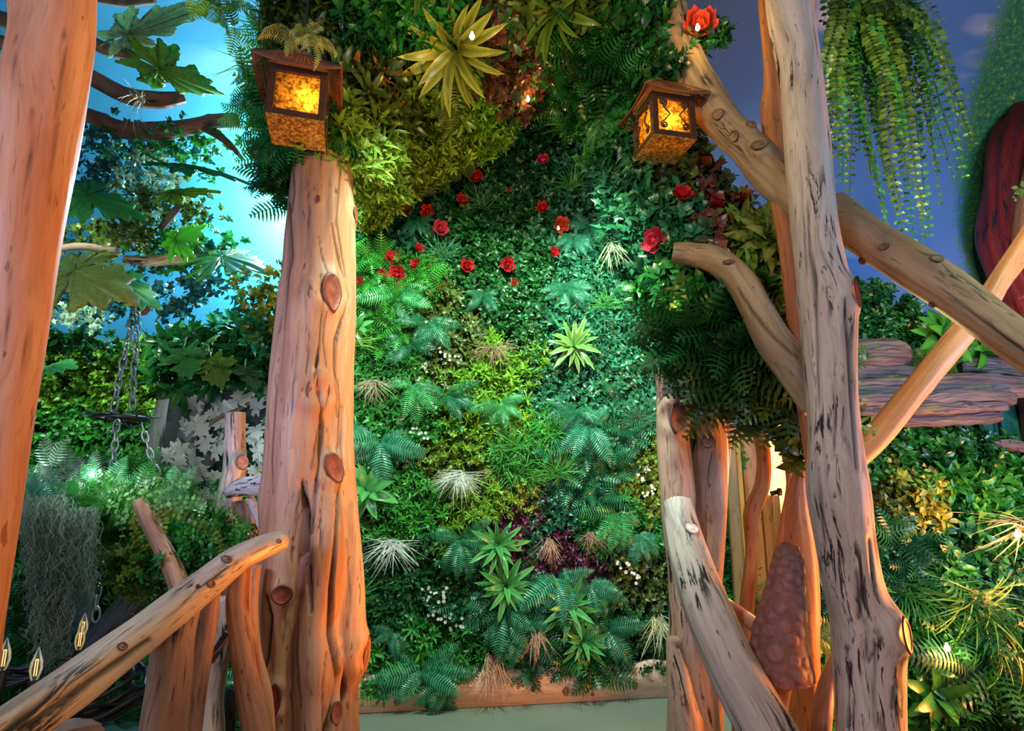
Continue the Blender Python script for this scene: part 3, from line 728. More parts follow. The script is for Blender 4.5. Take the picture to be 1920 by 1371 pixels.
lp = log('log_post', [(96, -60, 1.2, 92), (100, 60, 1.2, 84), (84, 160, 1.2, 84), (66, 300, 1.2, 80), (40, 480, 1.2, 74), (18, 650, 1.2, 72), (-4, 820, 1.2, 68), (-30, 1000, 1.2, 68), (-60, 1200, 1.2, 72), (-85, 1400, 1.2, 76), (-110, 1560, 1.2, 80)], W_SMOOTH,
         'smooth orange log post rising closest to the camera beside the blue sky wall', 'post', n=180, nr=72, seed=3, rough=.02, lobes=.02, grooves=2, gdepth=.03)
rp = log('log_post', [(1476, -60, 2.0, 50), (1484, 40, 2.0, 44), (1500, 140, 2.0, 42), (1512, 260, 2.0, 44), (1524, 400, 2.0, 46), (1538, 500, 2.0, 48), (1551, 580, 2.0, 54), (1558, 700, 2.0, 53), (1566, 820, 2.0, 55), (1571, 920, 2.0, 64), (1584, 1020, 2.0, 60), (1602, 1110, 2.0, 60), (1626, 1180, 2.0, 70), (1630, 1260, 2.0, 68), (1634, 1371, 2.0, 70), (1640, 1460, 2.0, 76)], W_GREY,
         'pale weathered log post with black stains, crossed by the thick diagonal beams', 'post', n=220, nr=80, seed=5, rough=.04, lobes=.03, grooves=9, gdepth=.07)
groove(rp, [(1515, 380, 2), (1518, 470, 3), (1527, 520, 6), (1530, 600, 2), (1535, 760, 2)], 5, .012)
groove(rp, [(1640, 1180, 2), (1638, 1300, 4), (1642, 1371, 3)], 5, .012)
for gl in ([(1495, 700, 2), (1500, 790, 3), (1498, 860, 2)], [(1535, 880, 2), (1540, 960, 4), (1548, 1040, 2)], [(1582, 560, 3), (1590, 650, 6), (1596, 760, 6), (1606, 880, 4)], [(1630, 1010, 5), (1636, 1080, 5), (1642, 1120, 2)], [(1606, 1070, 4), (1612, 1120, 7), (1610, 1160, 4)], [(1676, 1290, 5), (1674, 1330, 5)], [(1500, 300, 1), (1506, 400, 2), (1512, 520, 2)], [(1556, 420, 1), (1560, 500, 2)], [(1504, 940, 2), (1512, 1010, 4), (1522, 1070, 2)], [(1560, 720, 2), (1566, 800, 3), (1562, 860, 2)], [(1620, 1200, 3), (1628, 1240, 4), (1650, 1200, 3)]):
    groove(rp, gl, 5, .006)
knot(rp, 1692, 1190, 16, 40, .7, .1); knot(rp, 1602, 548, 10, 40, .5, .1)
log('log_post', [(1438, -60, 2.2, 22), (1440, 60, 2.2, 15), (1446, 150, 2.2, 14), (1446, 210, 2.2, 19), (1456, 290, 2.2, 18), (1470, 400, 2.2, 20), (1486, 520, 2.2, 19), (1500, 660, 2.2, 17), (1515, 800, 2.2, 16), (1545, 1000, 2.2, 16), (1590, 1200, 2.2, 16), (1610, 1440, 2.2, 18)], W_ORANGE,
    'slender orange pole tucked close behind the pale weathered post', 'pole', nr=36, seed=7, rough=.08)
log('log_beam', [(1528, -40, 2.25, 16), (1515, 10, 2.2, 14), (1500, 60, 2.1, 12)], W_ORANGE, 'short orange branch stub at the top of the pale weathered post', 'branch', nr=24, seed=8)
lg_ = [(90, 60, 1), (84, 160, 2), (78, 230, 1)]
for gl in ([(120, 40, 2), (122, 90, 3), (112, 160, 2), (104, 220, 1.5)], [(60, 200, 1.5), (56, 300, 3), (48, 400, 2)], [(110, 230, 1.5), (98, 320, 3), (92, 380, 1.5)], [(20, 500, 1.5), (14, 620, 3), (6, 700, 2)], [(60, 520, 1), (48, 640, 2.5), (36, 760, 1.5)], [(30, 60, 2), (26, 150, 3), (18, 240, 1.5)]): groove(lp, gl, 6, .002)
bA = log('log_beam', [(1262, 20, 2.42, 24), (1284, 100, 2.4, 29), (1308, 160, 2.36, 34), (1350, 222, 2.3, 36), (1400, 275, 2.26, 36), (1450, 330, 2.22, 38), (1510, 385, 2.12, 36)], W_PALE, 'knobbly pale branch running from the right lantern down to the weathered post', 'beam', nr=56, seed=9, rough=.10, lobes=.08, grooves=4, gdepth=.1)
for q in ((1345, 215, 16, 14), (1408, 238, 14, 12), (1424, 275, 22, 12), (1378, 255, 14, 14)): knot(bA, *q, .8, .1, cols=((.10, .05, .03), (.22, .13, .07)))
bA2 = log('log_beam', [(1555, 392, 2.2, 40), (1620, 440, 2.1, 45), (1700, 492, 2.0, 46), (1780, 545, 1.92, 46), (1860, 605, 1.85, 48), (1960, 680, 1.78, 50), (2120, 800, 1.68, 52), (2300, 930, 1.6, 54)], W_PALE, 'thick diagonal log beam descending from the weathered post, a long crack along it', 'beam', nr=64, seed=10, rough=.05, lobes=.04, grooves=3, gdepth=.05)
groove(bA2, [(1790, 560, 2), (1850, 608, 4), (1920, 660, 5)], 5, .014)
for q in ((1659, 466, 12, 8), (1752, 487, 16, 12), (1620, 487, 12, 10), (1750, 568, 9, 8)): knot(bA2, *q, .7, .1, cols=((.08, .04, .03), (.2, .1, .06)))
bB = log('log_beam', [(1262, 474, 2.42, 20), (1300, 478, 2.4, 24), (1345, 490, 2.34, 28), (1390, 530, 2.28, 30), (1418, 580, 2.24, 31), (1450, 640, 2.2, 36), (1490, 690, 2.15, 40), (1540, 760, 2.1, 40)], W_PALE, 'curved olive brown branch arching out of the foliage beside a pink rose', 'beam', nr=56, seed=11, rough=.04, lobes=.04, grooves=2, gdepth=.05)
groove(bB, [(1382, 540, 2), (1410, 585, 4), (1450, 630, 4), (1495, 670, 3)], 5, .016)
knot(bB, 1366, 492, 16, 7, .5, .1, cols=((.08, .04, .03), (.2, .1, .06)))
bC = log('log_beam', [(1580, 880, 2.5, 26), (1640, 822, 2.46, 27), (1720, 725, 2.42, 26), (1790, 640, 2.38, 27), (1850, 565, 2.35, 24), (1890, 495, 2.33, 18), (1930, 430, 2.3, 16), (2010, 290, 2.25, 13)], W_ORANGE, 'orange lit pole crossing behind the thick beam towards its forked tip', 'beam', nr=44, seed=12, rough=.05, grooves=3, gdepth=.12)
log('branch', [(1850, 575, 2.36, 16), (1885, 525, 2.36, 16), (1935, 465, 2.36, 14)], W_ORANGE, parent=bC, nr=28, seed=13)
# the twin posts on the right with the diagonal log in front
tw = log('log_post', [(1250, 560, 2.72, 22), (1252, 660, 2.7, 27), (1258, 760, 2.7, 30), (1264, 860, 2.7, 32), (1274, 960, 2.7, 34), (1282, 1060, 2.7, 32), (1290, 1180, 2.7, 36), (1298, 1300, 2.7, 44), (1305, 1420, 2.7, 52)], W_PINK,
         'pinkish bare log post with a large dark scar, at the edge of the living wall', 'post', nr=60, seed=15, rough=.06, grooves=6, gdepth=.08)
knot(tw, 1268, 782, 26, 44, .6, .2, .2, ((.07, .03, .03), (.20, .09, .06)), 'dark bark scar on the twin log post')
tw2 = log('log_post', [(1306, 620, 2.78, 20), (1312, 720, 2.78, 28), (1324, 800, 2.78, 36), (1328, 900, 2.78, 37), (1326, 1000, 2.78, 34), (1318, 1100, 2.78, 34), (1320, 1200, 2.78, 30), (1322, 1420, 2.78, 36)], W_PINK,
          'stout log post glowing orange on one side, behind the diagonal log', 'post', nr=60, seed=16, rough=.05, grooves=4, gdepth=.08)
knot(tw2, 1325, 826, 17, 18, .5, .1, 0, ((.2, .09, .06), (.4, .2, .13))); knot(tw2, 1310, 800, 11, 12, .4, .1, 0, ((.2, .09, .06), (.4, .2, .13)))
log('log_post', [(1352, 700, 2.84, 12), (1356, 800, 2.84, 14), (1350, 900, 2.84, 16), (1342, 1000, 2.84, 14), (1336, 1100, 2.84, 14)], W_ORANGE, 'narrow orange strip of log fused against the stout twin post', 'post', nr=28, seed=17)
dg_ = log('log_post', [(1271, 946, 2.66, 28), (1284, 1010, 2.56, 34), (1312, 1100, 2.4, 42), (1350, 1200, 2.28, 48), (1400, 1300, 2.16, 54), (1440, 1371, 2.08, 58), (1490, 1460, 2.0, 62)], W_GREY,
          'grey diagonal log prop with black streaks leaning across the twin posts', 'post', n=150, nr=72, seed=18, rough=.03, lobes=.04, grooves=8, gdepth=.07, cap='flat')
knot(dg_, 1294, 993, 20, 18, .6, .1, .3, ((.7, .55, .5), (.8, .7, .65)), 'pale cut stub on the diagonal log')
log('log_post', [(1262, 1200, 2.62, 14), (1276, 1290, 2.6, 24), (1290, 1371, 2.6, 32), (1300, 1450, 2.6, 38)], W_PINK, 'low flared log root at the foot of the twin posts', 'post', nr=36, seed=19, grooves=4, cap='round')
# thin poles in front of the doorway
log('sapling_pole', [(1410, 700, 3.0, 12), (1418, 780, 3.0, 14), (1432, 850, 3.0, 14), (1430, 910, 3.0, 15), (1410, 965, 3.0, 16), (1410, 1040, 3.0, 14), (1400, 1140, 3.0, 15), (1392, 1280, 3.0, 17), (1390, 1420, 3.0, 18)], W_ORANGE, 'wavy orange sapling pole in front of the doorway planks', 'pole', nr=32, seed=21, rough=.05)
log('sapling_pole', [(1452, 740, 2.9, 11), (1468, 820, 2.9, 12), (1486, 900, 2.9, 13), (1480, 980, 2.9, 18), (1472, 1060, 2.9, 22), (1470, 1200, 2.9, 24), (1480, 1420, 2.9, 26)], W_ORANGE, 'dark orange pole rising behind the morel mushroom', 'pole', nr=32, seed=22, rough=.06, grooves=3)
log('log_post', [(1500, 880, 2.6, 12), (1496, 940, 2.6, 22), (1500, 1020, 2.6, 30), (1506, 1120, 2.6, 30), (1510, 1250, 2.6, 30), (1514, 1440, 2.6, 32)], W_ORANGE, 'orange lit crooked log directly behind the morel mushroom', 'post', nr=40, seed=23, rough=.06, grooves=5, gdepth=.1)
log('log_beam', [(1340, 1122, 2.9, 14), (1385, 1150, 2.85, 15), (1440, 1190, 2.8, 16)], W_PINK, 'short pinkish rail between the diagonal log and the mushroom', 'beam', nr=28, seed=24)
log('log_post', [(1570, 1230, 2.5, 14), (1550, 1290, 2.45, 18), (1540, 1350, 2.4, 22), (1530, 1440, 2.4, 24)], W_PINK, 'small slanting log foot beside the weathered post', 'post', nr=28, seed=25)
m = MB(); c = P(1445, 926, 3.0); m.tube([c, c+np.array([.03, -.02, .01])], .012, 10); m.tube([c+np.array([.03, -.02, .01]), c+np.array([.04, -.03, .01])], .02, 10)
tag(m.build('peg', IRON, smooth=True), 'small black round peg on the wavy sapling pole', 'peg')

# ------------------------------------------------------------------ handrail on the left
rail = log('handrail', [(528, 1012, 2.1, 20), (490, 1026, 2.05, 24), (440, 1052, 1.98, 28), (390, 1092, 1.9, 33), (330, 1140, 1.8, 38), (270, 1188, 1.7, 42), (200, 1240, 1.6, 48), (120, 1300, 1.48, 56), (30, 1360, 1.36, 62), (-60, 1420, 1.25, 66)], W_RAIL,
           'long peeled log handrail sloping down to the bottom corner', 'handrail', n=200, nr=80, seed=31, rough=.035, lobes=.05, cap='round')
groove(rail, [(428, 1062, 2), (400, 1085, 3), (370, 1105, 2), (340, 1135, 2)], 4, .008)
groove(rail, [(280, 1200, 6), (230, 1235, 8), (170, 1275, 8), (110, 1320, 8), (40, 1371, 8)], 9, .015)
for gl in ([(120, 1290, 1), (160, 1262, 2), (200, 1230, 1)], [(300, 1170, 1), (330, 1146, 1.6), (350, 1128, 1)], [(60, 1371, 2), (110, 1325, 2.5), (150, 1290, 1.5)], [(470, 1040, 1), (500, 1024, 1.4)], [(220, 1290, 1), (260, 1250, 1.6), (300, 1215, 1)]): groove(rail, gl, 3, .004)
for q in ((229, 1215, 11, 10), (424, 1052, 14, 10), (392, 1097, 12, 9), (522, 1016, 8, 6)): knot(rail, *q, .5, .1, .6, ((.08, .03, .03), (.3, .17, .12)))
log('baluster', [(345, 1140, 1.85, 34), (328, 1200, 1.85, 38), (316, 1290, 1.85, 42), (305, 1371, 1.85, 46), (295, 1470, 1.85, 50)], W_PINK, 'broad pinkish baluster log with dark scars under the handrail', 'baluster', nr=56, seed=32, rough=.04, grooves=5, gdepth=.05)
log('baluster', [(396, 1110, 1.98, 18), (388, 1180, 1.98, 19), (372, 1270, 1.98, 22), (358, 1371, 1.98, 24), (350, 1450, 1.98, 24)], W_PINK, 'slim baluster log with a square knot beside the broad one', 'baluster', nr=40, seed=33, rough=.04, grooves=2)
log('baluster', [(452, 1060, 2.05, 22), (448, 1130, 2.05, 24), (456, 1200, 2.05, 26), (468, 1290, 2.05, 27), (482, 1371, 2.05, 28), (490, 1450, 2.05, 30)], W_STREAK, 'baluster log with deep red and black streaks beside the honey post', 'baluster', nr=48, seed=34, rough=.05, grooves=5, gdepth=.08)
log('baluster', [(478, 1060, 2.2, 12), (470, 1130, 2.2, 14), (478, 1220, 2.2, 14), (500, 1300, 2.2, 12), (505, 1400, 2.2, 14)], W_HONEY, 'thin honey baluster squeezed behind the red streaked one', 'baluster', nr=28, seed=35)
log('baluster', [(420, 1120, 2.25, 20), (416, 1200, 2.25, 22), (398, 1300, 2.25, 24), (396, 1371, 2.25, 28), (395, 1450, 2.25, 30)], W_RAIL, 'dim greyish baluster set back behind the slim one', 'baluster', nr=36, seed=36, grooves=2)
log('baluster', [(140, 1370, 1.52, 60), (120, 1440, 1.52, 60)], W_PINK, 'short baluster stub at the low end of the handrail', 'baluster', nr=36, seed=37)
log('baluster', [(440, 1290, 2.4, 14), (425, 1371, 2.4, 18), (418, 1450, 2.4, 20)], W_TRUNK, 'grey violet log foot between two balusters', 'baluster', nr=28, seed=38)
log('stick', [(396, 1240, 2.1, 8), (412, 1212, 2.1, 9), (428, 1186, 2.1, 8)], W_BARK, 'small charred stick wedged between the balusters', 'stick', nr=16, seed=39)
pf = log('log_post', [(440, 776, 2.9, 21), (440, 820, 2.9, 22), (440, 880, 2.9, 24), (430, 940, 2.9, 26), (426, 1040, 2.9, 26), (424, 1200, 2.9, 28)], W_RAIL, 'short upright post stub, bleached at its cut top, before the white leaves', 'post', nr=48, seed=40, rough=.05, grooves=2)
knot(pf, 451, 867, 18, 20, .8, .05, 0, ((.35, .2, .17), (.5, .32, .27)))
log('log_post', [(448, 940, 2.8, 14), (452, 1000, 2.8, 14), (448, 1100, 2.8, 16)], W_PINK, 'narrow post with a pink stripe beside the bleached stub', 'post', nr=28, seed=41)
log('log_post', [(475, 950, 2.75, 12), (472, 1000, 2.75, 13), (470, 1100, 2.75, 14)], W_PINK, 'narrow pinkish post half hidden by the honey post', 'post', nr=28, seed=42)
log('log_beam', [(428, 924, 2.7, 12), (450, 915, 2.65, 18), (480, 912, 2.6, 20), (520, 914, 2.55, 22)], W_GREY, 'bleached grey crossbar poking from behind the honey post', 'beam', nr=32, seed=43, rough=.1)
log('log_beam', [(468, 935, 2.68, 9), (484, 970, 2.65, 9), (500, 1010, 2.6, 9)], W_GREY, 'thin grey brace under the bleached crossbar', 'beam', nr=20, seed=44)
gb = log('branch', [(262, 940, 2.5, 13), (280, 980, 2.48, 17), (305, 1030, 2.45, 19), (325, 1070, 2.42, 20), (338, 1110, 2.4, 20), (345, 1200, 2.4, 20)], W_STREAK, 'crooked red brown branch stub rising through the small fern', 'branch', nr=32, seed=45, rough=.12, grooves=4)
# ------------------------------------------------------------------ leafy walls and arch
G = dict(dteal=((.004, .045, .022), (.02, .17, .08)), dk=((.004, .045, .008), (.02, .16, .03)), mid=((.008, .10, .014), (.05, .32, .05)),
         fresh=((.01, .12, .015), (.08, .42, .05)), lime=((.06, .20, .01), (.28, .55, .04)), olive=((.02, .045, .006), (.13, .20, .03)),
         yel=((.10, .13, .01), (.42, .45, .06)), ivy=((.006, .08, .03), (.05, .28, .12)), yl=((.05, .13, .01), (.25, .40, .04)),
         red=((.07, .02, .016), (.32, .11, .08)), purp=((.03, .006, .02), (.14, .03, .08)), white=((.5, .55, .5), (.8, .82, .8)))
WALL = Surf(wall=True)
wall_poly = [(600, 190), (1270, 190), (1400, 600), (1400, 1262), (1262, 1262), (1100, 1266), (1000, 1248), (900, 1256), (860, 1266), (780, 1280), (760, 1300), (600, 1300)]
S = lambda x, y, k, g, sc, lab, nm, dm=1.0, pop=0, cC=None: (x, y, k.split(), G[g][0], G[g][1], sc, lab, nm, dm, pop, cC)
wall_seeds = [
 S(760, 380, 'box privet', 'dteal', 1.0, 'dark glossy small-leaved mat behind the red roses on the left', 'boxwood_mat'),
 S(900, 420, 'privet box', 'dk', 1.0, 'dark box foliage around the topmost rose', 'boxwood_mat'),
 S(1000, 330, 'box privet', 'dk', .9, 'black green foliage under the arch beside the roses', 'boxwood_mat', .7),
 S(1100, 380, 'box privet', 'ivy', 1.0, 'shining teal foliage under the arch on its right', 'boxwood_mat'),
 S(940, 560, 'box privet', 'dk', 1.0, 'dark box mat below the row of roses', 'boxwood_mat'),
 S(700, 580, 'lance fernbit', 'fresh', .9, 'fresh green ferny mat beside the honey post', 'ferny_mat'),
 S(840, 640, 'box privet', 'olive', 1.1, 'olive box mat with tiny pale flowers', 'boxwood_mat', 1, .05, (.5, .5, .4)),
 S(700, 700, 'lance', 'mid', .9, 'narrow leaved mat around the tan tuft by the honey post', 'lance_leaf_mat'),
 S(1120, 600, 'privet lance', 'ivy', 1.0, 'blue green mat right of the striped rosette', 'privet_mat'),
 S(1060, 740, 'ivy box', 'ivy', .9, 'silvery ivy mat right of the brown tuft', 'ivy_mat'),
 S(1180, 700, 'ivy privet', 'ivy', .9, 'ivy mat beside the pinkish twin post', 'ivy_mat'),
 S(920, 720, 'lance', 'lime', .9, 'lime lance-leaf mat below the brown tuft', 'lance_leaf_mat'),
 S(900, 800, 'lance box', 'lime', .8, 'bright lime mat above the white tuft', 'lance_leaf_mat'),
 S(760, 820, 'box privet', 'mid', 1.0, 'mid green mat between two drooping ferns', 'boxwood_mat', 1, .03, (.5, .55, .5)),
 S(840, 860, 'tiny box', 'yl', 1.0, 'yellow green tiny leaved mat above the white tuft', 'thyme_mat'),
 S(990, 850, 'grass lance', 'fresh', .9, 'grassy light green mat in the middle of the wall', 'grass_mat'),
 S(1110, 860, 'privet fernbit', 'ivy', .9, 'feathery dark mat near the twin post', 'ferny_mat'),
 S(1190, 900, 'box tiny', 'yl', 1.0, 'olive yellow box mat beside the twin post', 'boxwood_mat', 1, .04, (.6, .6, .5)),
 S(740, 940, 'lance', 'fresh', .8, 'bright green spiky mat left of the white tuft', 'lance_leaf_mat'),
 S(900, 960, 'lance', 'lime', .7, 'spiky lime mat right of the white tuft', 'lance_leaf_mat'),
 S(985, 925, 'tiny', 'yel', 1.0, 'small yellow leaved patch above the purple patch', 'thyme_mat'),
 S(965, 985, 'privet', 'purp', .8, 'purple leaved patch beside the green rosette', 'purple_leaf_mat'),
 S(1020, 975, 'box ivy', 'dteal', .9, 'dark teal patch beside the purple leaves', 'boxwood_mat'),
 S(1075, 1045, 'privet', 'purp', .7, 'dusky purple patch near the pink tan tufts', 'purple_leaf_mat', .8),
 S(1160, 1000, 'box lance', 'mid', .9, 'green mat under the lower twin post', 'boxwood_mat'),
 S(1200, 1080, 'box', 'olive', 1.0, 'dark olive box mat beside the grey diagonal log', 'boxwood_mat', .8, .03, (.6, .6, .5)),
 S(800, 1100, 'box privet', 'dk', 1.0, 'dark mat dotted with white flowers below the wispy white tuft', 'boxwood_mat', 1.0),
 S(700, 1110, 'lance', 'dk', .9, 'dark narrow leaved mat by the foot of the honey post', 'lance_leaf_mat'),
 S(860, 1210, 'box lance', 'mid', .9, 'mid green mat over the pine board', 'boxwood_mat'),
 S(715, 1260, 'lance', 'fresh', 1.0, 'bright spiky clump hanging over the board beside the honey post', 'lance_leaf_mat', 1.4),
 S(1080, 1200, 'fernbit privet', 'dk', 1.0, 'dark green ferny mat low on the wall', 'ferny_mat', .8),
 S(1180, 1210, 'box', 'dk', 1.0, 'black green foliage at the lower right of the living wall', 'boxwood_mat', .7),
 S(960, 1160, 'box fernbit', 'dteal', .9, 'shadowy mat under the green rosettes', 'boxwood_mat', .8),
 S(1370, 900, 'box privet', 'mid', 1.0, 'strip of foliage between twin posts and doorway', 'boxwood_mat'),
 S(1370, 1150, 'lance', 'dk', 1.0, 'dark foliage strip beside the doorway foot', 'lance_leaf_mat')]
tagb = tag(WALL.backing('foliage_backing', wall_poly, GREENB, off=.05, thick=.03), 'dark green net behind the living wall leaves', kind='structure')
foliage(WALL, wall_poly, wall_seeds, 2500, .06)

ARCH = Surf([(500, 0, 2.5), (500, 150, 2.55), (520, 330, 2.75), (640, 200, 2.45), (600, 270, 2.30), (640, 290, 2.36), (650, 50, 2.5), (700, 430, 3.5), (800, 335, 3.45), (900, 290, 3.4), (960, 265, 3.35), (800, 0, 2.35), (800, 130, 2.7),
             (800, 230, 3.05), (950, 50, 2.5), (950, 150, 2.85), (1000, 205, 3.2), (1060, 190, 3.2), (1100, 0, 2.4), (1100, 100, 2.6), (1120, 330, 3.0), (1200, 250, 2.62), (1200, 450, 2.72), (1200, 560, 2.75), (1250, 300, 2.6),
             (1300, 400, 2.55), (1290, 580, 2.45), (1300, 680, 2.5), (1420, 500, 2.5), (1400, 700, 2.5), (1480, 800, 2.45), (1480, 600, 2.45), (1250, 0, 2.4), (1250, 120, 2.55), (700, -60, 2.3), (1100, -60, 2.3)])
arch_poly = [(512, -60), (508, 60), (502, 160), (500, 250), (506, 300), (516, 340), (535, 400), (545, 300), (600, 285), (655, 305), (665, 350), (668, 440), (700, 430), (730, 400), (770, 370), (830, 335), (900, 300), (960, 268), (985, 215), (1040, 195), (1075, 210),
             (1090, 300), (1130, 350), (1140, 440), (1160, 500), (1195, 560), (1215, 590), (1260, 615), (1300, 650), (1345, 700), (1400, 740), (1440, 790), (1480, 850), (1520, 880), (1520, 700), (1490, 560), (1480, 480), (1440, 455), (1400, 400), (1350, 345), (1320, 290), (1300, 220), (1280, 130), (1260, 60), (1240, 10), (1190, -10), (1150, 30), (1130, -60)]
arch_seeds = [
 S(560, 60, 'lance biglance', 'olive', 1.0, 'dark olive spiky foliage above the left lantern', 'lance_leaf_mat'),
 S(500, 250, 'fernbit lance', 'mid', 1.0, 'ferny foliage left of the left lantern', 'ferny_mat'),
 S(530, 380, 'box fernbit', 'dk', 1.0, 'dark foliage trailing behind the honey post top', 'boxwood_mat'),
 S(690, 80, 'biglance ivy', 'dk', .9, 'dark leafy mass at the top of the arch right of the left lantern', 'leafy_mat'),
 S(740, 180, 'ivy biglance', 'olive', 1.2, 'pointed ivy leaves lit yellow beside the left lantern', 'ivy_mat', 1, .12, (.5, .22, .05)),  # orange light on some leaves put into their colour
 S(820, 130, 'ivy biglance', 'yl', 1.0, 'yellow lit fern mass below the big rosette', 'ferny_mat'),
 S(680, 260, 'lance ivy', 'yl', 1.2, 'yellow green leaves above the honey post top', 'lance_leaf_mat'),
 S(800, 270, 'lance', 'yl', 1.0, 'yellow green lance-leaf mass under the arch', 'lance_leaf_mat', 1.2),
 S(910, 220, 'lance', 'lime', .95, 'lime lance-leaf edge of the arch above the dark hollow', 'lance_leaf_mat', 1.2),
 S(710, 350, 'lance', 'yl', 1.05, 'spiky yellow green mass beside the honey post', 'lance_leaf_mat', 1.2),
 S(760, 20, 'biglance', 'mid', 1.2, 'long leaved foliage at the very top of the arch', 'leafy_mat'),
 S(1000, 80, 'oval', 'red', .9, 'red and bronze photinia patch in the arch', 'photinia_mat', 1.2, .2, (.05, .16, .05)),
 S(970, 150, 'oval', 'red', .9, 'bronze photinia patch around the small amber lamp', 'photinia_mat', 1.2, .3, (.06, .16, .05)),
 S(1060, 80, 'oval', 'red', .9, 'bronze photinia leaves right of the large yellow rosette', 'photinia_mat', 1.2, .25, (.05, .16, .05)),
 S(1020, 130, 'oval', 'red', .9, 'deep bronze photinia leaves in the middle of the arch', 'photinia_mat', 1.2, .25, (.05, .16, .05)),
 S(960, 60, 'oval', 'red', .9, 'bronze photinia leaves touching the large yellow rosette', 'photinia_mat', 1.2, .25, (.05, .16, .05)),
 S(1050, 10, 'biglance', 'olive', 1.3, 'long olive leaves above the photinia patch', 'leafy_mat'),
 S(1110, 130, 'fernbit', 'dk', 1.3, 'dark fern mass left of the right lantern', 'ferny_mat'),
 S(1100, 60, 'ivy fernbit', 'dk', 1.1, 'dark ivy at the top of the arch', 'ivy_mat'),
 S(1110, 240, 'box ivy', 'mid', 1.0, 'small green leaves beside the dark hollow', 'boxwood_mat'),
 S(1180, 330, 'ivy', 'ivy', 1.2, 'ivy hanging below the right lantern', 'ivy_mat', 1.1),
 S(1220, 60, 'oval biglance', 'dk', 1.2, 'dark leaves above the right lantern', 'leafy_mat'),
 S(1280, 330, 'oval box', 'olive', 1.0, 'olive leaves under the right lantern', 'leafy_mat'),
 S(1190, 450, 'ivy', 'ivy', 1.2, 'ivy left of the pink rose', 'ivy_mat', 1.1),
 S(1270, 430, 'oval', 'ivy', 1.0, 'blue green leaves around the pink rose', 'leafy_mat'),
 S(1350, 400, 'oval', 'red', 1.1, 'red photinia on the shoulder of the arch', 'photinia_mat', 1.1, .3, (.12, .16, .05)),
 S(1260, 540, 'ivy oval', 'mid', 1.1, 'ivy and oval leaves above the twin posts', 'ivy_mat'),
 S(1340, 570, 'ivy biglance', 'dk', 1.1, 'dark leaves under the curved branch', 'leafy_mat'),
 S(1330, 660, 'fernbit', 'dk', 1.4, 'dark ferns hanging over the twin posts', 'ferny_mat'),
 S(1420, 720, 'fernbit', 'olive', 1.5, 'olive ferns hanging over the doorway', 'ferny_mat'),
 S(1450, 480, 'biglance', 'yl', 1.3, 'yellow edged long leaves above the curved branch', 'leafy_mat'),
 S(1460, 600, 'biglance lance', 'olive', 1.1, 'olive leaves between curved branch and weathered post', 'leafy_mat'),
 S(1480, 800, 'oval box', 'olive', 1.0, 'dark leaves above the mushroom', 'leafy_mat')]
tag(ARCH.backing('foliage_arch', arch_poly, GREENB, off=.10, thick=.08), 'dark frame of the leafy arch', kind='structure')
foliage(ARCH, arch_poly, arch_seeds, 2600, .08)

HEDGE = Surf([(1600, 820, 3.45), (1920, 820, 3.45), (1600, 1100, 3.3), (1920, 1100, 3.2), (1600, 1371, 3.2), (1920, 1371, 3.1), (1760, 950, 3.3), (1760, 1250, 3.15)])
hedge_poly = [(1560, 812), (1700, 800), (1850, 815), (1960, 850), (1960, 1400), (1560, 1400)]
hedge_seeds = [
 S(1690, 860, 'box privet', 'mid', 1.1, 'dense small green leaves under the rotten log', 'boxwood_mat'),
 S(1820, 850, 'oval', 'dk', .8, 'dark leaves under the right end of the rotten log', 'leafy_mat'),
 S(1830, 930, 'biglance', 'fresh', 1.0, 'bright green long leaves in the right hedge', 'leafy_mat', 1.2),
 S(1900, 960, 'biglance lance', 'mid', 1.1, 'green spiky leaves above the glowing straw tuft', 'leafy_mat'),
 S(1720, 940, 'privet box', 'yel', 1.1, 'yellow leaved patch in the right hedge', 'boxwood_mat', 1.1),
 S(1665, 960, 'box tiny', 'olive', 1.2, 'olive patch beside the weathered post', 'boxwood_mat'),
 S(1790, 1040, 'oval', 'ivy', 1.0, 'glossy oval leaves in the middle of the right hedge', 'leafy_mat', 1.2),
 S(1880, 1110, 'box privet', 'dteal', 1.1, 'dark small leaves right of the oval ones', 'boxwood_mat'),
 S(1700, 1050, 'box fernbit', 'dteal', 1.0, 'dark ferny patch beside the weathered post', 'ferny_mat'),
 S(1760, 1130, 'oval biglance', 'mid', 1.0, 'green leaves around the lit bulb in the hedge', 'leafy_mat'),
 S(1740, 1320, 'oval biglance', 'mid', 1.3, 'dark glossy leaves at the hedge foot', 'leafy_mat'),
 S(1860, 1260, 'fernbit', 'dteal', 1.6, 'dusky ferns at the foot of the right hedge', 'ferny_mat'),
 S(1880, 1350, 'fernbit', 'dk', 1.6, 'dark ferns in the lowest right part of the hedge', 'ferny_mat')]
tag(HEDGE.backing('hedge_backing', hedge_poly, GREENB, off=.06, thick=.1), 'dark backing board of the right hedge', kind='structure')
foliage(HEDGE, hedge_poly, hedge_seeds, 2000, .07)
# bushes on top of the rotten log
B2 = Surf(const=3.5)
foliage(B2, [(1590, 520), (1640, 545), (1700, 560), (1730, 600), (1720, 645), (1590, 650)], [S(1640, 590, 'box privet', 'dk', 1.0, 'dark bush growing above the left end of the rotten log', 'bush')], 2600, .12)

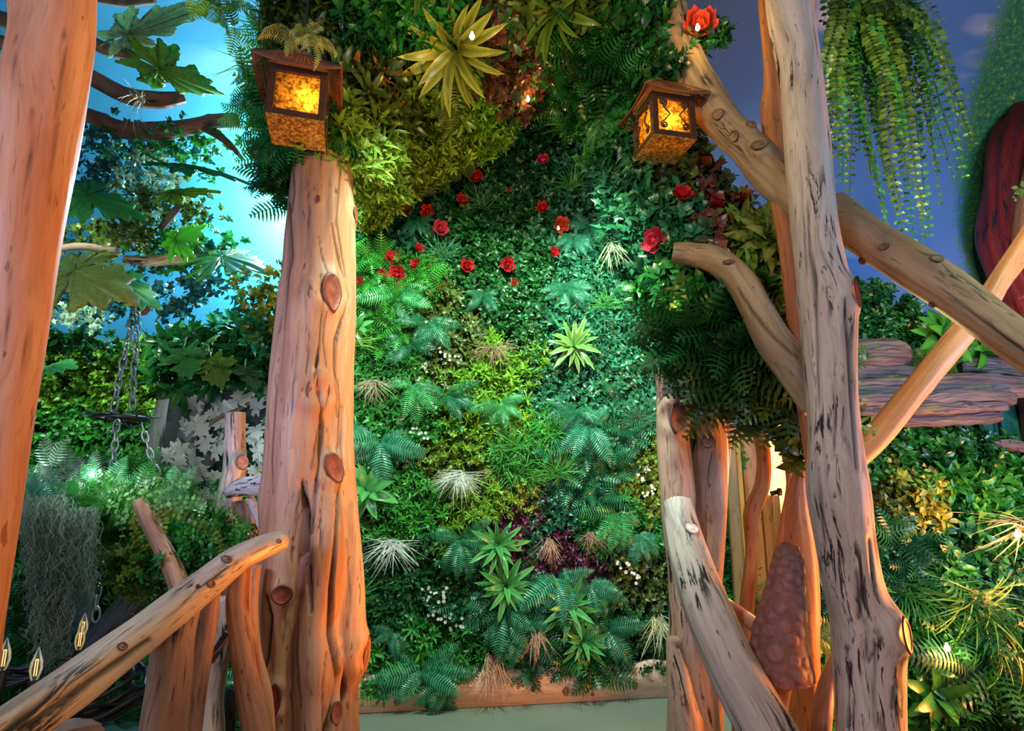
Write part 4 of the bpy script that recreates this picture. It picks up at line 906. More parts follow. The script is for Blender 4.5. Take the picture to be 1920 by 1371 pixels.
# left garden behind the handrail
LH = Surf([(60, 640, 4.9), (310, 650, 4.9), (60, 900, 4.8), (300, 900, 4.8)])
lh_poly = [(40, 640), (310, 645), (318, 720), (305, 800), (280, 900), (270, 940), (0, 940), (0, 700)]
tag(LH.backing('hedge_backing', lh_poly, GREENB, off=.06, thick=.1), 'dark backing of the far left box hedge', kind='structure')
foliage(LH, lh_poly, [S(200, 700, 'box', 'lime', 1.6, 'upper part of the square box hedge behind the chains', 'boxwood_hedge'), S(180, 850, 'box', 'fresh', 1.6, 'lower part of the square box hedge behind the chains', 'boxwood_hedge')], 1100, .06)
LG = Surf([(0, 900, 4.4), (500, 900, 4.4), (0, 1371, 3.3), (500, 1371, 3.3), (250, 1100, 4.0)])
lg_poly = [(-60, 900), (520, 900), (520, 1420), (-60, 1420)]
tag(LG.backing('garden_bank', lg_poly, DARKW, off=.10, thick=.1), 'dark bank behind the handrail', kind='structure')
foliage(LG, lg_poly, [
 S(40, 960, 'box fernbit', 'mid', 1.2, 'green foliage behind the hanging moss', 'leafy_mat'),
 S(130, 1180, 'box', 'dteal', 1.0, 'sparse dark foliage near the candle bulbs', 'leafy_mat', .25),
 S(220, 1000, 'fernbit', 'mid', 1.5, 'ferny foliage beside the hanging chain', 'ferny_mat', .9),
 S(380, 1000, 'box privet', 'mid', 1.2, 'leafy ground cover behind the bleached post stub', 'leafy_mat', .8),
 S(190, 1310, 'fernbit', 'mid', 1.3, 'moss green ferns under the handrail', 'ferny_mat', .8),
 S(60, 1280, 'fernbit', 'dk', 1.3, 'dark ferns under the black iron chandelier', 'ferny_mat', .5),
 S(290, 1200, 'box', 'dteal', 1.0, 'blue black foliage between rail and balusters', 'leafy_mat', .3),
 S(400, 1200, 'box fernbit', 'dk', 1.0, 'dark foliage seen between the balusters', 'leafy_mat', .6)], 1000, .10)
# panel of pale leaves: dark backing
WP = Surf(const=4.5)
wp_poly = [(300, 690), (520, 640), (530, 1000), (280, 1010)]
tag(WP.backing('vine_panel', wp_poly, flat_mat('panel_black', (.012, .014, .018), .8, nz=.4), off=.05, thick=.05), 'dark panel behind the white maple vine', kind='structure')
foliage(WP, [(420, 800), (520, 790), (520, 900), (400, 960)], [S(470, 880, 'box', 'dteal', 1.2, 'dark small leaves between the white maple leaves', 'leafy_mat', .5)], 900, .05)
foliage(Surf(const=4.2), [(300, 640), (420, 612), (530, 600), (530, 720), (470, 730), (380, 720), (310, 730)], [S(420, 660, 'biglance oval', 'dk', 1.6, 'black green leaves overhanging the white maple vine', 'leafy_mat', .7)], 900, .15)

# ------------------------------------------------------------------ leafy sprays under the painted sky (left)
def spray(cx, cy, Y, rx, ry, n, kind, g, sc, label, ry3=.25, name='leafy_spray'):
    a = rng.normal(0, .45, (n, 3)); a[:, 0] = np.clip(a[:, 0], -1, 1)
    cen = P(cx, cy, Y); ax = rx/F*Y*1.1; az = ry/F*Y*1.1
    pos = cen+a*np.array([ax, ry3, az]); nr_ = a*np.array([.6, 0, .3])+np.array([0, -.8, -.2]); nr_ /= np.linalg.norm(nr_, axis=1)[:, None]
    V, T, C = scatter(kind.split(), pos, nr_, sc, G[g][0], G[g][1], tilt=.7)
    o = tag(link(name, mesh_np(name, V, T, LEAF, C)), label, 'foliage', kind='stuff')
    return o
G['pale'] = ((.10, .22, .14), (.45, .60, .42)); G['dblue'] = ((.004, .04, .05), (.02, .12, .10))
spray(240, 285, 3.6, 150, 40, 96, 'oval privet', 'dblue', 1.15, 'dark leaves hanging under the long bare branch')
spray(330, 275, 3.4, 150, 30, 109, 'oval', 'mid', .8, 'green trailing leaves below the bare branch tip')
spray(290, 330, 3.5, 60, 45, 67, 'oval', 'pale', .8, 'silvery leaf cluster under the bare branch')
spray(200, 340, 3.8, 120, 70, 123, 'privet oval', 'dblue', 1.15, 'bluish dark foliage beside the orange post')
spray(290, 390, 3.7, 110, 50, 159, 'oval', 'olive', .85, 'olive twigs in the middle of the left foliage')
spray(210, 440, 3.8, 130, 40, 176, 'oval', 'olive', .9, 'olive leaves above the big yellow green maple leaf')
spray(360, 470, 3.9, 110, 50, 126, 'oval', 'mid', .9, 'green leaves around the pale driftwood branch')
spray(400, 510, 4.0, 90, 40, 58, 'oval', 'dblue', 1.15, 'dark leaves hanging against the cyan sky')
spray(180, 560, 4.2, 120, 60, 105, 'oval privet', 'dblue', 1.15, 'shadowy blue green foliage above the chains')
spray(150, 590, 4.0, 50, 30, 50, 'ivy', 'pale', 1.0, 'greyish maple leaves beside the orange post')
spray(330, 560, 4.2, 120, 60, 76, 'oval', 'dblue', 1.15, 'thin dark sprig spread over the deep blue')
spray(505, 560, 2.9, 34, 50, 71, 'oval', 'yl', .8, 'yellow green leaves peeping out left of the honey post')
spray(505, 620, 2.95, 40, 40, 50, 'oval', 'dk', .9, 'dark leaves beside the honey post')
spray(110, 640, 4.4, 90, 20, 84, 'oval', 'dk', 1.2, 'dark leaves along the top of the box hedge')
spray(492, 220, 2.7, 10, 70, 15, 'fernbit', 'mid', .8, 'fern tips fringing the arch beside the blue sky')
spray(495, 60, 2.6, 10, 50, 10, 'grass', 'mid', 1.2, 'thin grass blades sticking out of the arch into the sky', .1)
for (x, y, Y, n_) in ((430, 12, 2.6, 14),): spray(x, y, Y, 40, 12, n_, 'fernbit', 'yl', 1.0, 'yellowish fern tip at the top edge of the frame')
# small leaved shrub spilling over the rail
spray(400, 1010, 2.7, 70, 30, 420, 'privet', 'fresh', .8, 'bright small leaved shrub behind the upper handrail', .15, 'shrub')
spray(350, 1060, 2.6, 60, 40, 300, 'privet', 'mid', .9, 'green shrub leaves around the crooked branch stub', .15, 'shrub')
spray(270, 1060, 2.6, 50, 45, 200, 'privet', 'yl', .8, 'bronze green shrub hanging beside the crooked branch stub', .15, 'shrub')
spray(230, 960, 2.8, 90, 40, 240, 'privet fernbit', 'fresh', .9, 'light green leaves around the white string bulb', .2, 'shrub')
spray(130, 920, 3.0, 50, 30, 130, 'fernbit grass', 'pale', 1.0, 'pale frosty sprigs left of the white string bulb', .15, 'shrub')

# ------------------------------------------------------------------ individual plants
MC = {}
def cached(key, fn):
    if key not in MC: MC[key] = fn()
    return MC[key]
def colr(c, cA, cB): cA = np.array(cA); cB = np.array(cB); return cA+(cB-cA)*np.clip(c, 0, 1)[:, None]
def align(n, downx=True):
    n = np.array(n, float); n /= np.linalg.norm(n); x = np.array([0, 0, -1.0]); x = x-n*x.dot(n)
    if np.linalg.norm(x) < .05: x = np.array([1.0, 0, 0])
    x /= np.linalg.norm(x); y = np.cross(n, x)
    return Matrix(np.stack([x, y, n], 1).tolist()).to_euler()
def plant(kind, px, py, size, g, label, surf=WALL, out=.075, n=None, spread=2.0, group=None, droop=None):
    """ size = radius in pixels """
    p = surf.pt(np.array(px), np.array(py)); nr_ = surf.nrm(np.array(px), np.array(py)); p = p+nr_*out
    dist = np.linalg.norm(p-[0, 0, CAMZ]); L = size/F*dist; cA, cB = G[g] if isinstance(g, str) else g
    names = dict(fern='fern', rosette='striped_rosette', tuft='grass_tuft', straw='straw_tuft', broad='leafy_plant')
    e = empty(names[kind], p, label, {'fern': 'fern', 'tuft': 'grass', 'straw': 'dry grass'}.get(kind, 'plant'), group, align(nr_+np.array([0, 0, .12])))
    r = np.random.default_rng(int(px*7+py))
    if kind == 'fern':
        for i in range(n or 9):
            v = int(r.integers(0, 3)); key = ('fern', v, str(cA), round(droop or 1.3, 1))
            def mk(v=v):
                V, T, c = frond(1.0, .23, 20, droop or 1.3, np.random.default_rng(v)); return mesh_np('frond', V, T, LEAF, colr(c, cA, cB))
            az = r.uniform(-spread, spread)
            link('frond', cached(key, mk), e, (0, 0, 0), Matrix((rotm(az, r.uniform(.15, .9), r.uniform(-.4, .4))).tolist()).to_euler(), L*r.uniform(.85, 1.25))
    elif kind in ('rosette', 'broad'):
        wd = .17 if kind == 'rosette' else .3
        for i in range(n or 24):
            v = i % 3; key = (kind, v, str(cA))
            def mk(v=v):
                V, T = leaf_strip(1.0, wd, 6, .55+.3*v, .22, .42); k = np.arange(len(V)) % 3
                c = np.where(k == 1, .25, .95) if kind == 'rosette' else np.where(k == 1, .9, .4)
                return mesh_np('leaf', V, T, LEAF_GLOSS, colr(c, cA, cB))
            el = 1.35-1.25*(i/(n or 24))**.8
            link('leaf', cached(key, mk), e, (0, 0, 0), Matrix((rotm(i*2.4, el, r.uniform(-.3, .3))).tolist()).to_euler(), L*r.uniform(.7, 1.05))
    else:
        A = Acc(); n = int((n or 46)*1.7)
        w = .016 if kind == 'tuft' else .017
        for i in range(n):
            az = r.uniform(-spread, spread); V, T = leaf_strip(r.uniform(.55, 1.1), w*r.uniform(.7, 1.3), 6, (droop or 1.3)*r.uniform(.3, 1.7), .2, .3)
            A.add((V, T), rotm((az+(PI if (kind == 'tuft' and surf is WALL) else 0))*(1 if kind == 'tuft' else .8), r.uniform(.0, 1.1)**1.2, r.uniform(-.6, .6)), (r.uniform(-.12, .12), r.uniform(-.16, .16), r.uniform(-.05, .05)), r.uniform(0, 1))
        V, T, c = A.get()
        link('blades', mesh_np('blades', V*L, T, LEAF_DRY if kind == 'straw' else LEAF, colr(c, cA, cB)), e)
        e.children[0]['kind'] = 'stuff'
    return e
FD = ((.008, .09, .04), (.04, .26, .12)); FM = ((.015, .14, .04), (.08, .42, .13)); FT = ((.015, .16, .08), (.07, .36, .19)); FO = ((.05, .08, .01), (.18, .24, .04))
TAN = ((.30, .15, .10), (.62, .40, .30)); WHT = ((.55, .58, .52), (.92, .95, .90)); CRM = ((.38, .36, .18), (.78, .74, .48)); BRN = ((.20, .10, .06), (.50, .32, .22))
ROS = ((.03, .22, .03), (.12, .42, .12)); ROL = ((.03, .20, .03), (.30, .50, .12)); ROY = ((.10, .18, .02), (.42, .42, .08))
for a in [
 ('fern', 745, 560, 70, FM, 'green fern just right of the honey post, under the two left roses'), ('fern', 770, 650, 62, FD, 'dark fern drooping beside the olive mat'),
 ('fern', 800, 610, 60, FD, 'upper dark fern left of the brown tuft'), ('fern', 905, 520+40, 40, FD, 'small dark fern below the rose row'),
 ('fern', 1055, 545, 52, FD, 'dark teal fern above the striped rosette'), ('fern', 775, 725, 65, FM, 'green fern between the tan tuft and the lime mat'),
 ('fern', 835, 745, 60, FD, 'dark fern whose fronds point at the lime mat'), ('fern', 935, 760, 55, FM, 'mid green fern below the brown tuft'),
 ('fern', 715, 830, 78, FT, 'teal fern with arching fronds by the honey post'), ('fern', 675, 800, 50, FT, 'teal fern half hidden behind the honey post'),
 ('fern', 1095, 800, 72, FT, 'big teal fern left of the twin posts'), ('fern', 1075, 770, 56, FD, 'dark fern above the big teal one'),
 ('fern', 860, 1010, 66, FD, 'dark fern right of the wispy white tuft'), ('fern', 1150, 960, 70, FM, 'green fern beside the twin post, low on the wall'),
 ('fern', 1190, 1000, 56, FD, 'dark fern touching the twin post'), ('fern', 1040, 1080, 80, FT, 'arching teal fern beside the lower rosette'),
 ('fern', 1100, 1090, 70, FD, 'dark fern right of the arching teal one'), ('fern', 935, 1140, 72, FD, 'dark fern hanging under the green rosettes'),
 ('fern', 970, 1170, 60, FD, 'dark fern above the two low tan tufts'), ('fern', 790, 1250, 76, FT, 'teal fern hanging over the pine board'),
 ('fern', 840, 1270, 66, FD, 'dark fern draped lowest over the pine board'), ('fern', 1130, 1170, 72, FD, 'dark fern near the cream tuft'),
 ('fern', 740, 1180, 40, FD, 'small dark fern by the foot of the honey post'), ('fern', 1070, 455, 40, FT, 'small teal fern between two roses'),
 ('fern', 780, 420, 34, FD, 'small dark fern between two left roses'), ('fern', 1100, 430, 40, FD, 'dark fern at the right edge of the rose patch')]:
    plant(a[0], a[1], a[2], a[3], a[4], a[5])
plant('rosette', 1070, 655, 62, ROL, 'yellow striped rosette in the middle right of the living wall')
plant('rosette', 930, 1020, 66, ROS, 'upper of the two green rosettes low on the wall'); plant('rosette', 945, 1095, 66, ROS, 'lower of the two stacked green rosettes')
plant('rosette', 1060, 1130, 64, ROS, 'striped rosette under the arching teal fern'); plant('rosette', 1085, 1195, 56, ROS, 'lowest striped rosette near the cream tuft')
plant('broad', 690, 920, 62, ROS, 'broad leaved plant beside the honey post', n=16); plant('broad', 672, 620, 44, ROS, 'light leaves poking out beside the honey post', n=12)
plant('tuft', 900, 395, 60, G['ivy'], 'grass tuft between the upper roses'); plant('tuft', 830, 490, 56, G['ivy'], 'grass tuft left of the lone rose in the middle')
plant('tuft', 1070, 360, 60, G['fresh'], 'bright grass tuft under the arch'); plant('tuft', 670, 650, 62, G['lime'], 'lime grass tuft beside the honey post')
plant('tuft', 960, 840, 60, G['fresh'], 'grass tuft in the centre of the wall'); plant('tuft', 1040, 890, 72, G['fresh'], 'large grass tuft below the big teal fern')
plant('tuft', 1190, 790, 64, G['ivy'], 'grass tuft touching the pink twin post'); plant('tuft', 1130, 580, 50, G['fresh'], 'grass tuft above the ivy mat')
plant('tuft', 660, 1130, 66, G['mid'], 'dark grass tuft behind the foot of the honey post'); plant('tuft', 1065, 240, 60, G['fresh'], 'bright grass hanging under the red photinia', ARCH, .0, droop=.6)
plant('tuft', 1375, 1110, 60, G['fresh'], 'bright lime grass beside the doorway foot')
plant('straw', 925, 655, 58, BRN, 'brown dried tuft in the upper middle of the wall'); plant('straw', 700, 720, 56, ((.30, .26, .16), (.62, .55, .38)), 'tan tuft right beside the honey post')
plant('straw', 860, 890, 64, WHT, 'bright white tuft in the middle of the living wall', n=70); plant('straw', 735, 1015, 72, WHT, 'wispy white tuft beside the honey post', n=34)
plant('straw', 1100, 1000, 46, TAN, 'pinkish tan tuft beneath the green fern', n=26); plant('straw', 1025, 1010, 56, TAN, 'pinkish tan tuft right of the upper rosette', n=30, spread=1.1)
plant('straw', 1000, 1170, 66, TAN, 'long tan tuft above the pine board', n=34, spread=.7, droop=.7); plant('straw', 922, 1225, 72, TAN, 'long tan tuft hanging over the pine board', n=38, spread=.7, droop=.7)
plant('straw', 1225, 1155, 70, CRM, 'cream tuft beside the grey diagonal log', n=40, spread=1.2); plant('straw', 1150, 475, 64, CRM, 'pale straw tuft at the edge of the ivy', ARCH, n=20, spread=.7, droop=.4)
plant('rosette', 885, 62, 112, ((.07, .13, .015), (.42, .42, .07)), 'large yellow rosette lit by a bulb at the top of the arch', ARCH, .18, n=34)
plant('broad', 1430, 470, 80, ROY, 'yellow edged long leaves above the curved branch', ARCH, .06, n=20); plant('broad', 1470, 520, 60, ROY, 'smaller yellow edged plant beside the weathered post', ARCH, .06, n=14)
plant('rosette', 1060, 15, 90, ((.03, .10, .01), (.16, .26, .03)), 'olive rosette at the top edge above the photinia', ARCH, .05, n=18); plant('rosette', 800, -10, 90, ((.03, .10, .01), (.14, .24, .03)), 'olive rosette at the top edge left of the lit one', ARCH, .05, n=16)
for a in [('fern', 820, 100, 90, FO, 'yellow lit fern left of the large yellow rosette'), ('fern', 850, 170, 80, FO, 'olive fern under the large yellow rosette'), ('fern', 1140, 70, 90, FM, 'fern hanging at the top left of the right lantern'),
          ('fern', 1150, 150, 86, FM, 'fern drooping beside the right lantern roof'), ('fern', 1120, 190, 66, FM, 'lower fern left of the right lantern'), ('fern', 1150, 230, 60, FM, 'narrow fern under the right lantern roof'), ('fern', 1210, 530, 60, FM, 'green fern left of the curved branch start'),
          ('fern', 1235, 570, 56, FD, 'fern over the top of the pink twin post'), ('fern', 1315, 605, 66, FD, 'fern over the stout twin post'), ('fern', 1370, 650, 76, FO, 'olive fern hanging left above the doorway'), ('fern', 1425, 665, 80, FO, 'olive fern hanging over the doorway poles'),
          ('fern', 1400, 705, 50, FO, 'lowest fern tips over the doorway planks'), ('fern', 1200, 380, 44, FM, 'small fern above the ivy mass'), ('fern', 500, 165, 50, FM, 'fern reaching into the blue sky left of the left lantern'), ('fern', 515, 330, 36, FT, 'teal fern beside the white glow')]:
    plant(a[0], a[1], a[2], a[3], a[4], a[5], ARCH, .05)
plant('tuft', 495, 130, 80, G['fresh'], 'grass tuft sticking out left of the left lantern', ARCH, .05, n=26, spread=3.1, droop=.4)
plant('tuft', 560, 262, 66, ((.12, .12, .02), (.40, .38, .10)), 'yellow grass hanging below the left lantern', ARCH, .62, n=22, spread=1.6, droop=.8)
plant('broad', 1740, 640, 62, ((.015, .09, .01), (.07, .28, .03)), 'broad leaved hosta standing on the rotten log', B2, .1, n=22); plant('broad', 1815, 665, 50, ((.015, .09, .01), (.07, .28, .03)), 'second hosta half hidden by the crossed beams', B2, .1, n=14)
plant('tuft', 1690, 1110, 100, G['mid'], 'long grass tuft beside the weathered post', HEDGE, .08, n=40, spread=1.8); plant('tuft', 1800, 1130, 110, ((.05, .2, .02), (.25, .45, .08)), 'long bright grass sweeping right across the hedge', HEDGE, .08, n=34, spread=2.2)
plant('tuft', 1830, 1190, 90, ((.2, .25, .02), (.5, .5, .1)), 'yellow grass blades beside the hedge bulb', HEDGE, .12, n=16, spread=.6)
plant('straw', 1900, 1000, 90, ((.5, .34, .16), (.9, .7, .45)), 'glowing straw tuft at the edge of the right hedge', HEDGE, .1, n=46, spread=2.2)
plant('fern', 1800, 1240, 110, ((.02, .08, .05), (.10, .20, .14)), 'grey green fern at the hedge foot', HEDGE, .08); plant('fern', 1880, 1260, 120, ((.02, .08, .05), (.08, .18, .12)), 'large dusky fern in the hedge corner', HEDGE, .1)
plant('broad', 1730, 1290, 66, ((.01, .09, .02), (.05, .24, .05)), 'glossy leafy plant at the hedge foot', HEDGE, .08, n=16)
LGs = Surf(const=2.75)
for a in [(330, 925, 56, ((.04, .22, .06), (.20, .60, .22)), 'light fern fronds reaching up behind the crooked branch stub'), (200, 935, 66, ((.03, .2, .06), (.16, .5, .2)), 'bright fern under the white string bulb'),
          (250, 1010, 60, ((.03, .2, .03), (.16, .5, .08)), 'green fern left of the crooked branch stub'), (310, 1060, 60, ((.06, .12, .01), (.25, .35, .04)), 'bronze tinted fern hanging from the branch stub'), (90, 960, 70, ((.02, .12, .08), (.1, .4, .25)), 'teal fern behind the hanging moss')]:
    plant('fern', a[0], a[1], a[2], a[3], a[4], LGs, 0, spread=3.1, n=9)

# star-shaped white flowers
def flowers(pts, surf, label):
    p = surf.pt(np.array([q[0] for q in pts], float), np.array([q[1] for q in pts], float)); nn = surf.nrm(np.array([q[0] for q in pts], float), np.array([q[1] for q in pts], float))
    V, T, C = scatter(['flower'], p+nn*.05, nn, 1.3, *G['white'], tilt=.2); tag(link('white_flowers', mesh_np('white_flowers', V, T, LEAF_DRY, C)), label, 'flowers', kind='stuff')
flowers([(798, 1100), (815, 1112), (830, 1105), (822, 1120), (800, 1115), (842, 1145), (828, 1155), (850, 1165), (805, 1148), (860, 1160)], WALL, 'tiny white star flowers low left on the living wall')
flowers([(825, 660), (835, 668), (845, 670), (770, 808), (790, 815), (800, 818)], WALL, 'tiny white flowers near the olive mat')
flowers([(1195, 900), (1210, 915), (1222, 920), (1200, 925), (1168, 1060), (1180, 1075), (1152, 1055), (1188, 1085)], WALL, 'tiny white flowers beside the twin posts')

# roses
ROSE = {}
def petal(c0, c1):
    V = []; T = []; C = []; nu, nv = 5, 5
    for i in range(nu):
        for j in range(nv):
            u = i/(nu-1); v = j/(nv-1)*2-1; w = .42*math.sin(PI*(.18+.72*u))**.8
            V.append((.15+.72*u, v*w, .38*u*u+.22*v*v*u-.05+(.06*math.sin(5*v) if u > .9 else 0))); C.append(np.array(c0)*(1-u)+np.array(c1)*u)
    for i in range(nu-1):
        for j in range(nv-1): a = i*nv+j; T.append([a, a+1, a+nv+1, a+nv])
    return np.array(V), np.array(T), np.array(C)
ROSEM = leaf_mat('rose_petal', .5, .3, .3)
def rose(px, py, dpx, col, label, surf=WALL, out=.07, group='red roses in the living wall'):
    p = surf.pt(np.array(px), np.array(py)); nn = surf.nrm(np.array(px), np.array(py)); p = p+nn*out
    r = np.random.default_rng(int(px+py)); s = dpx/F*np.linalg.norm(p-[0, 0, CAMZ])*.62
    dpx *= 1.15; s *= 1.15; d = nn+r.normal(0, .3, 3); e = empty('rose', p, label, 'flower', group, align(d))
    c1 = {'red': (.75, .03, .04), 'pink': (.85, .06, .12), 'orange': (.78, .09, .05), 'deep': (.45, .012, .02)}[col]
    key = ('rose', col)
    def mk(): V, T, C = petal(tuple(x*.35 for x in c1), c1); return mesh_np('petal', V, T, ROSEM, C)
    me = cached(key, mk)
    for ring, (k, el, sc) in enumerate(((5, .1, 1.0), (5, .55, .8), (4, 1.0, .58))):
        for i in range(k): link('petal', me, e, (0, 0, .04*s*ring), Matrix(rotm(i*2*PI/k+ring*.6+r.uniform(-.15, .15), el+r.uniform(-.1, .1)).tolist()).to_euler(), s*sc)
    def mc():
        m = MB(); m.tube([(0, 0, -.02), (0, 0, .10), (0, 0, .22), (0, 0, .27)], [.10, .17, .12, .02], 8); return m.mesh('flower_center', CENTER, True)
    link('flower_center', cached('rc', mc), e, (0, 0, .02*s), None, s)
    return e
CENTER = flat_mat('rose_center', (.75, .30, .05), .6)
for a in [(893, 343, 22, 'red', 'highest rose of the living wall, above a grass tuft'), (866, 385, 20, 'red', 'rose just left of the upper grass tuft'), (803, 406, 22, 'red', 'rose above the fullest left one'), (824, 438, 26, 'pink', 'full pinkish rose left of the middle'),
          (757, 398, 20, 'orange', 'orange red rose touching the arch on the left'), (784, 474, 18, 'red', 'small rose above a twin, near the left rose group'), (736, 493, 24, 'red', 'flat rose beside the honey post, upper'), (781, 503, 18, 'red', 'small rose below its twin'),
          (747, 523, 30, 'red', 'largest rose near the honey post'), (718, 521, 16, 'red', 'bud next to the largest rose'), (677, 536, 16, 'red', 'rose half behind the honey post'), (873, 507, 24, 'red', 'rose alone in the middle of the wall'), (949, 503, 24, 'red', 'wide flat rose right of the middle'),
          (962, 537, 14, 'orange', 'dull small rose under the wide flat one'), (1015, 312, 20, 'pink', 'rose highest under the hollow of the arch'), (1103, 328, 16, 'red', 'rose beside the hanging ivy'), (1014, 399, 20, 'red', 'rose left of the lit orange one'), (1047, 428, 26, 'orange', 'orange rose with a lit bulb inside'),
          (1033, 480, 18, 'red', 'rose under the lit orange one'), (1109, 388, 12, 'orange', 'tiny rose near the arch edge'), (951, 368, 8, 'red', 'tiniest red bud, above the middle of the wall')]: rose(*a)
rose(1280, 390, 30, 'red', 'bright red rose on the arch below the right lantern', ARCH, .1, 'roses on the arch'); rose(1257, 468, 42, 'pink', 'large pink rose at the start of the curved branch', ARCH, .12, 'roses on the arch')
rose(1311, 54, 46, 'orange', 'glowing rose above the right lantern', Surf(const=2.35), .0, 'roses on the arch'); rose(1308, 100, 20, 'red', 'half hidden red rose under the glowing one', Surf(const=2.4), 0, 'roses on the arch')
for q in ((1326, 398), (1395, 423), (1357, 430), (1380, 395)): rose(q[0], q[1], 22, 'deep', {1326: 'dark bronze bloom left on the photinia shoulder', 1395: 'dark bronze bloom right on the photinia shoulder', 1357: 'dark bronze bloom low on the photinia shoulder', 1380: 'dark bronze bloom top of the photinia shoulder'}[q[0]], ARCH, .08, 'bronze blooms on the arch')
spray(1305, 88, 2.4, 34, 22, 26, 'oval', 'mid', .9, 'rose leaves around the glowing rose above the right lantern', .06); spray(1352, 62, 2.35, 22, 22, 10, 'biglance', 'dk', .7, 'dark narrow leaves reaching right from the glowing rose', .05)
spray(1250, 115, 2.3, 30, 24, 26, 'oval', 'dk', 1.0, 'dark leaves drooping on the right lantern roof', .08)

# string bulbs
def bulb(px, py, Y, r, label, mat=BULB, power=3, col=(1, .6, .15), light_r=.02):
    p = P(px, py, Y); m = MB(); k = 8
    prof = [(0.001, -1.3), (.55, -1.1), (.95, -.4), (.95, .2), (.6, .8), (.4, 1.2), (.4, 1.7), (.001, 1.75)]
    V = [(q*math.cos(2*PI*j/10)*r, q*math.sin(2*PI*j/10)*r, z*r) for q, z in prof for j in range(10)]
    m.add(np.array(V), [(i*10+j, i*10+(j+1) % 10, (i+1)*10+(j+1) % 10, (i+1)*10+j) for i in range(7) for j in range(10)])
    o = m.build('string_bulb', mat, smooth=True, loc=p); tag(o, label, 'light bulb', 'small lit string bulbs')
    light('POINT', tuple(p+np.array([0, -.05, 0])), col, power, light_r); return o
bulb(885, 68, 2.0, .011, 'lit bulb in the heart of the large yellow rosette', power=6)
bulb(1308, 52, 2.24, .011, 'lit bulb in the rose above the right lantern', power=2)
bulb(990, 186, 2.95, .012, 'amber bulb under the bronze photinia', power=3)
bulb(1047, 428, 3.55, .009, 'lit bulb in the orange rose', power=.6)
bulb(1776, 1215, 2.98, .013, 'lit bulb low in the right hedge', power=5)
bulb(1908, 1003, 2.95, .014, 'lit bulb in the straw tuft', power=6)
bulb(186, 890, 2.75, .013, 'white star-bright bulb in the left fern', BULBW, 1.0, (.8, 1, 1))
bulb(1268, 573, 2.4, .006, 'tiny amber bulb in the ivy above the twin posts', power=.4)

# ------------------------------------------------------------------ lanterns
def pane_mat(name, c, e, es):
    m, nt, b = newmat(name); v = objco(nt); f = noise(nt, v, 55, 3, .6, .8)
    c2 = mixc(nt, ramp(nt, f, [(.38, 0), (.62, 1)]), tuple(x*.16 for x in c), c)
    t = nt.nodes.new('ShaderNodeBsdfTranslucent'); nt.links.new(c2, t.inputs[0])
    tr = nt.nodes.new('ShaderNodeBsdfTransparent'); nt.links.new(c2, tr.inputs[0])
    nt.links.new(c2, b.inputs['Base Color']); b.inputs['Roughness'].default_value = .15; bump(nt, b, f, 1.0, .01)
    m1 = nt.nodes.new('ShaderNodeMixShader'); m1.inputs[0].default_value = .35; nt.links.new(t.outputs[0], m1.inputs[1]); nt.links.new(tr.outputs[0], m1.inputs[2])
    m2 = nt.nodes.new('ShaderNodeMixShader'); m2.inputs[0].default_value = .25; nt.links.new(m1.outputs[0], m2.inputs[1]); nt.links.new(b.outputs[0], m2.inputs[2])
    nt.links.new(m2.outputs[0], nt.nodes['Material Output'].inputs[0]); return m
AMBER = pane_mat('amber_rippled_glass', (.80, .38, .05), None, 0); MOTT = None
def mott():
    m, nt, b = newmat('mottled_brown_glass'); f = noise(nt, objco(nt), 70, 4, .6, .6)
    c = ramp(nt, f, [(.38, (.14, .05, .012)), (.5, (.34, .18, .03)), (.62, (.62, .44, .10))]); nt.links.new(c, b.inputs['Base Color'])
    b.inputs['Roughness'].default_value = .3
    t = nt.nodes.new('ShaderNodeBsdfTranslucent'); nt.links.new(c, t.inputs[0]); mx = nt.nodes.new('ShaderNodeMixShader'); mx.inputs[0].default_value = .22
    nt.links.new(b.outputs[0], mx.inputs[1]); nt.links.new(t.outputs[0], mx.inputs[2]); nt.links.new(mx.outputs[0], nt.nodes['Material Output'].inputs[0]); return m
MOTT = mott()
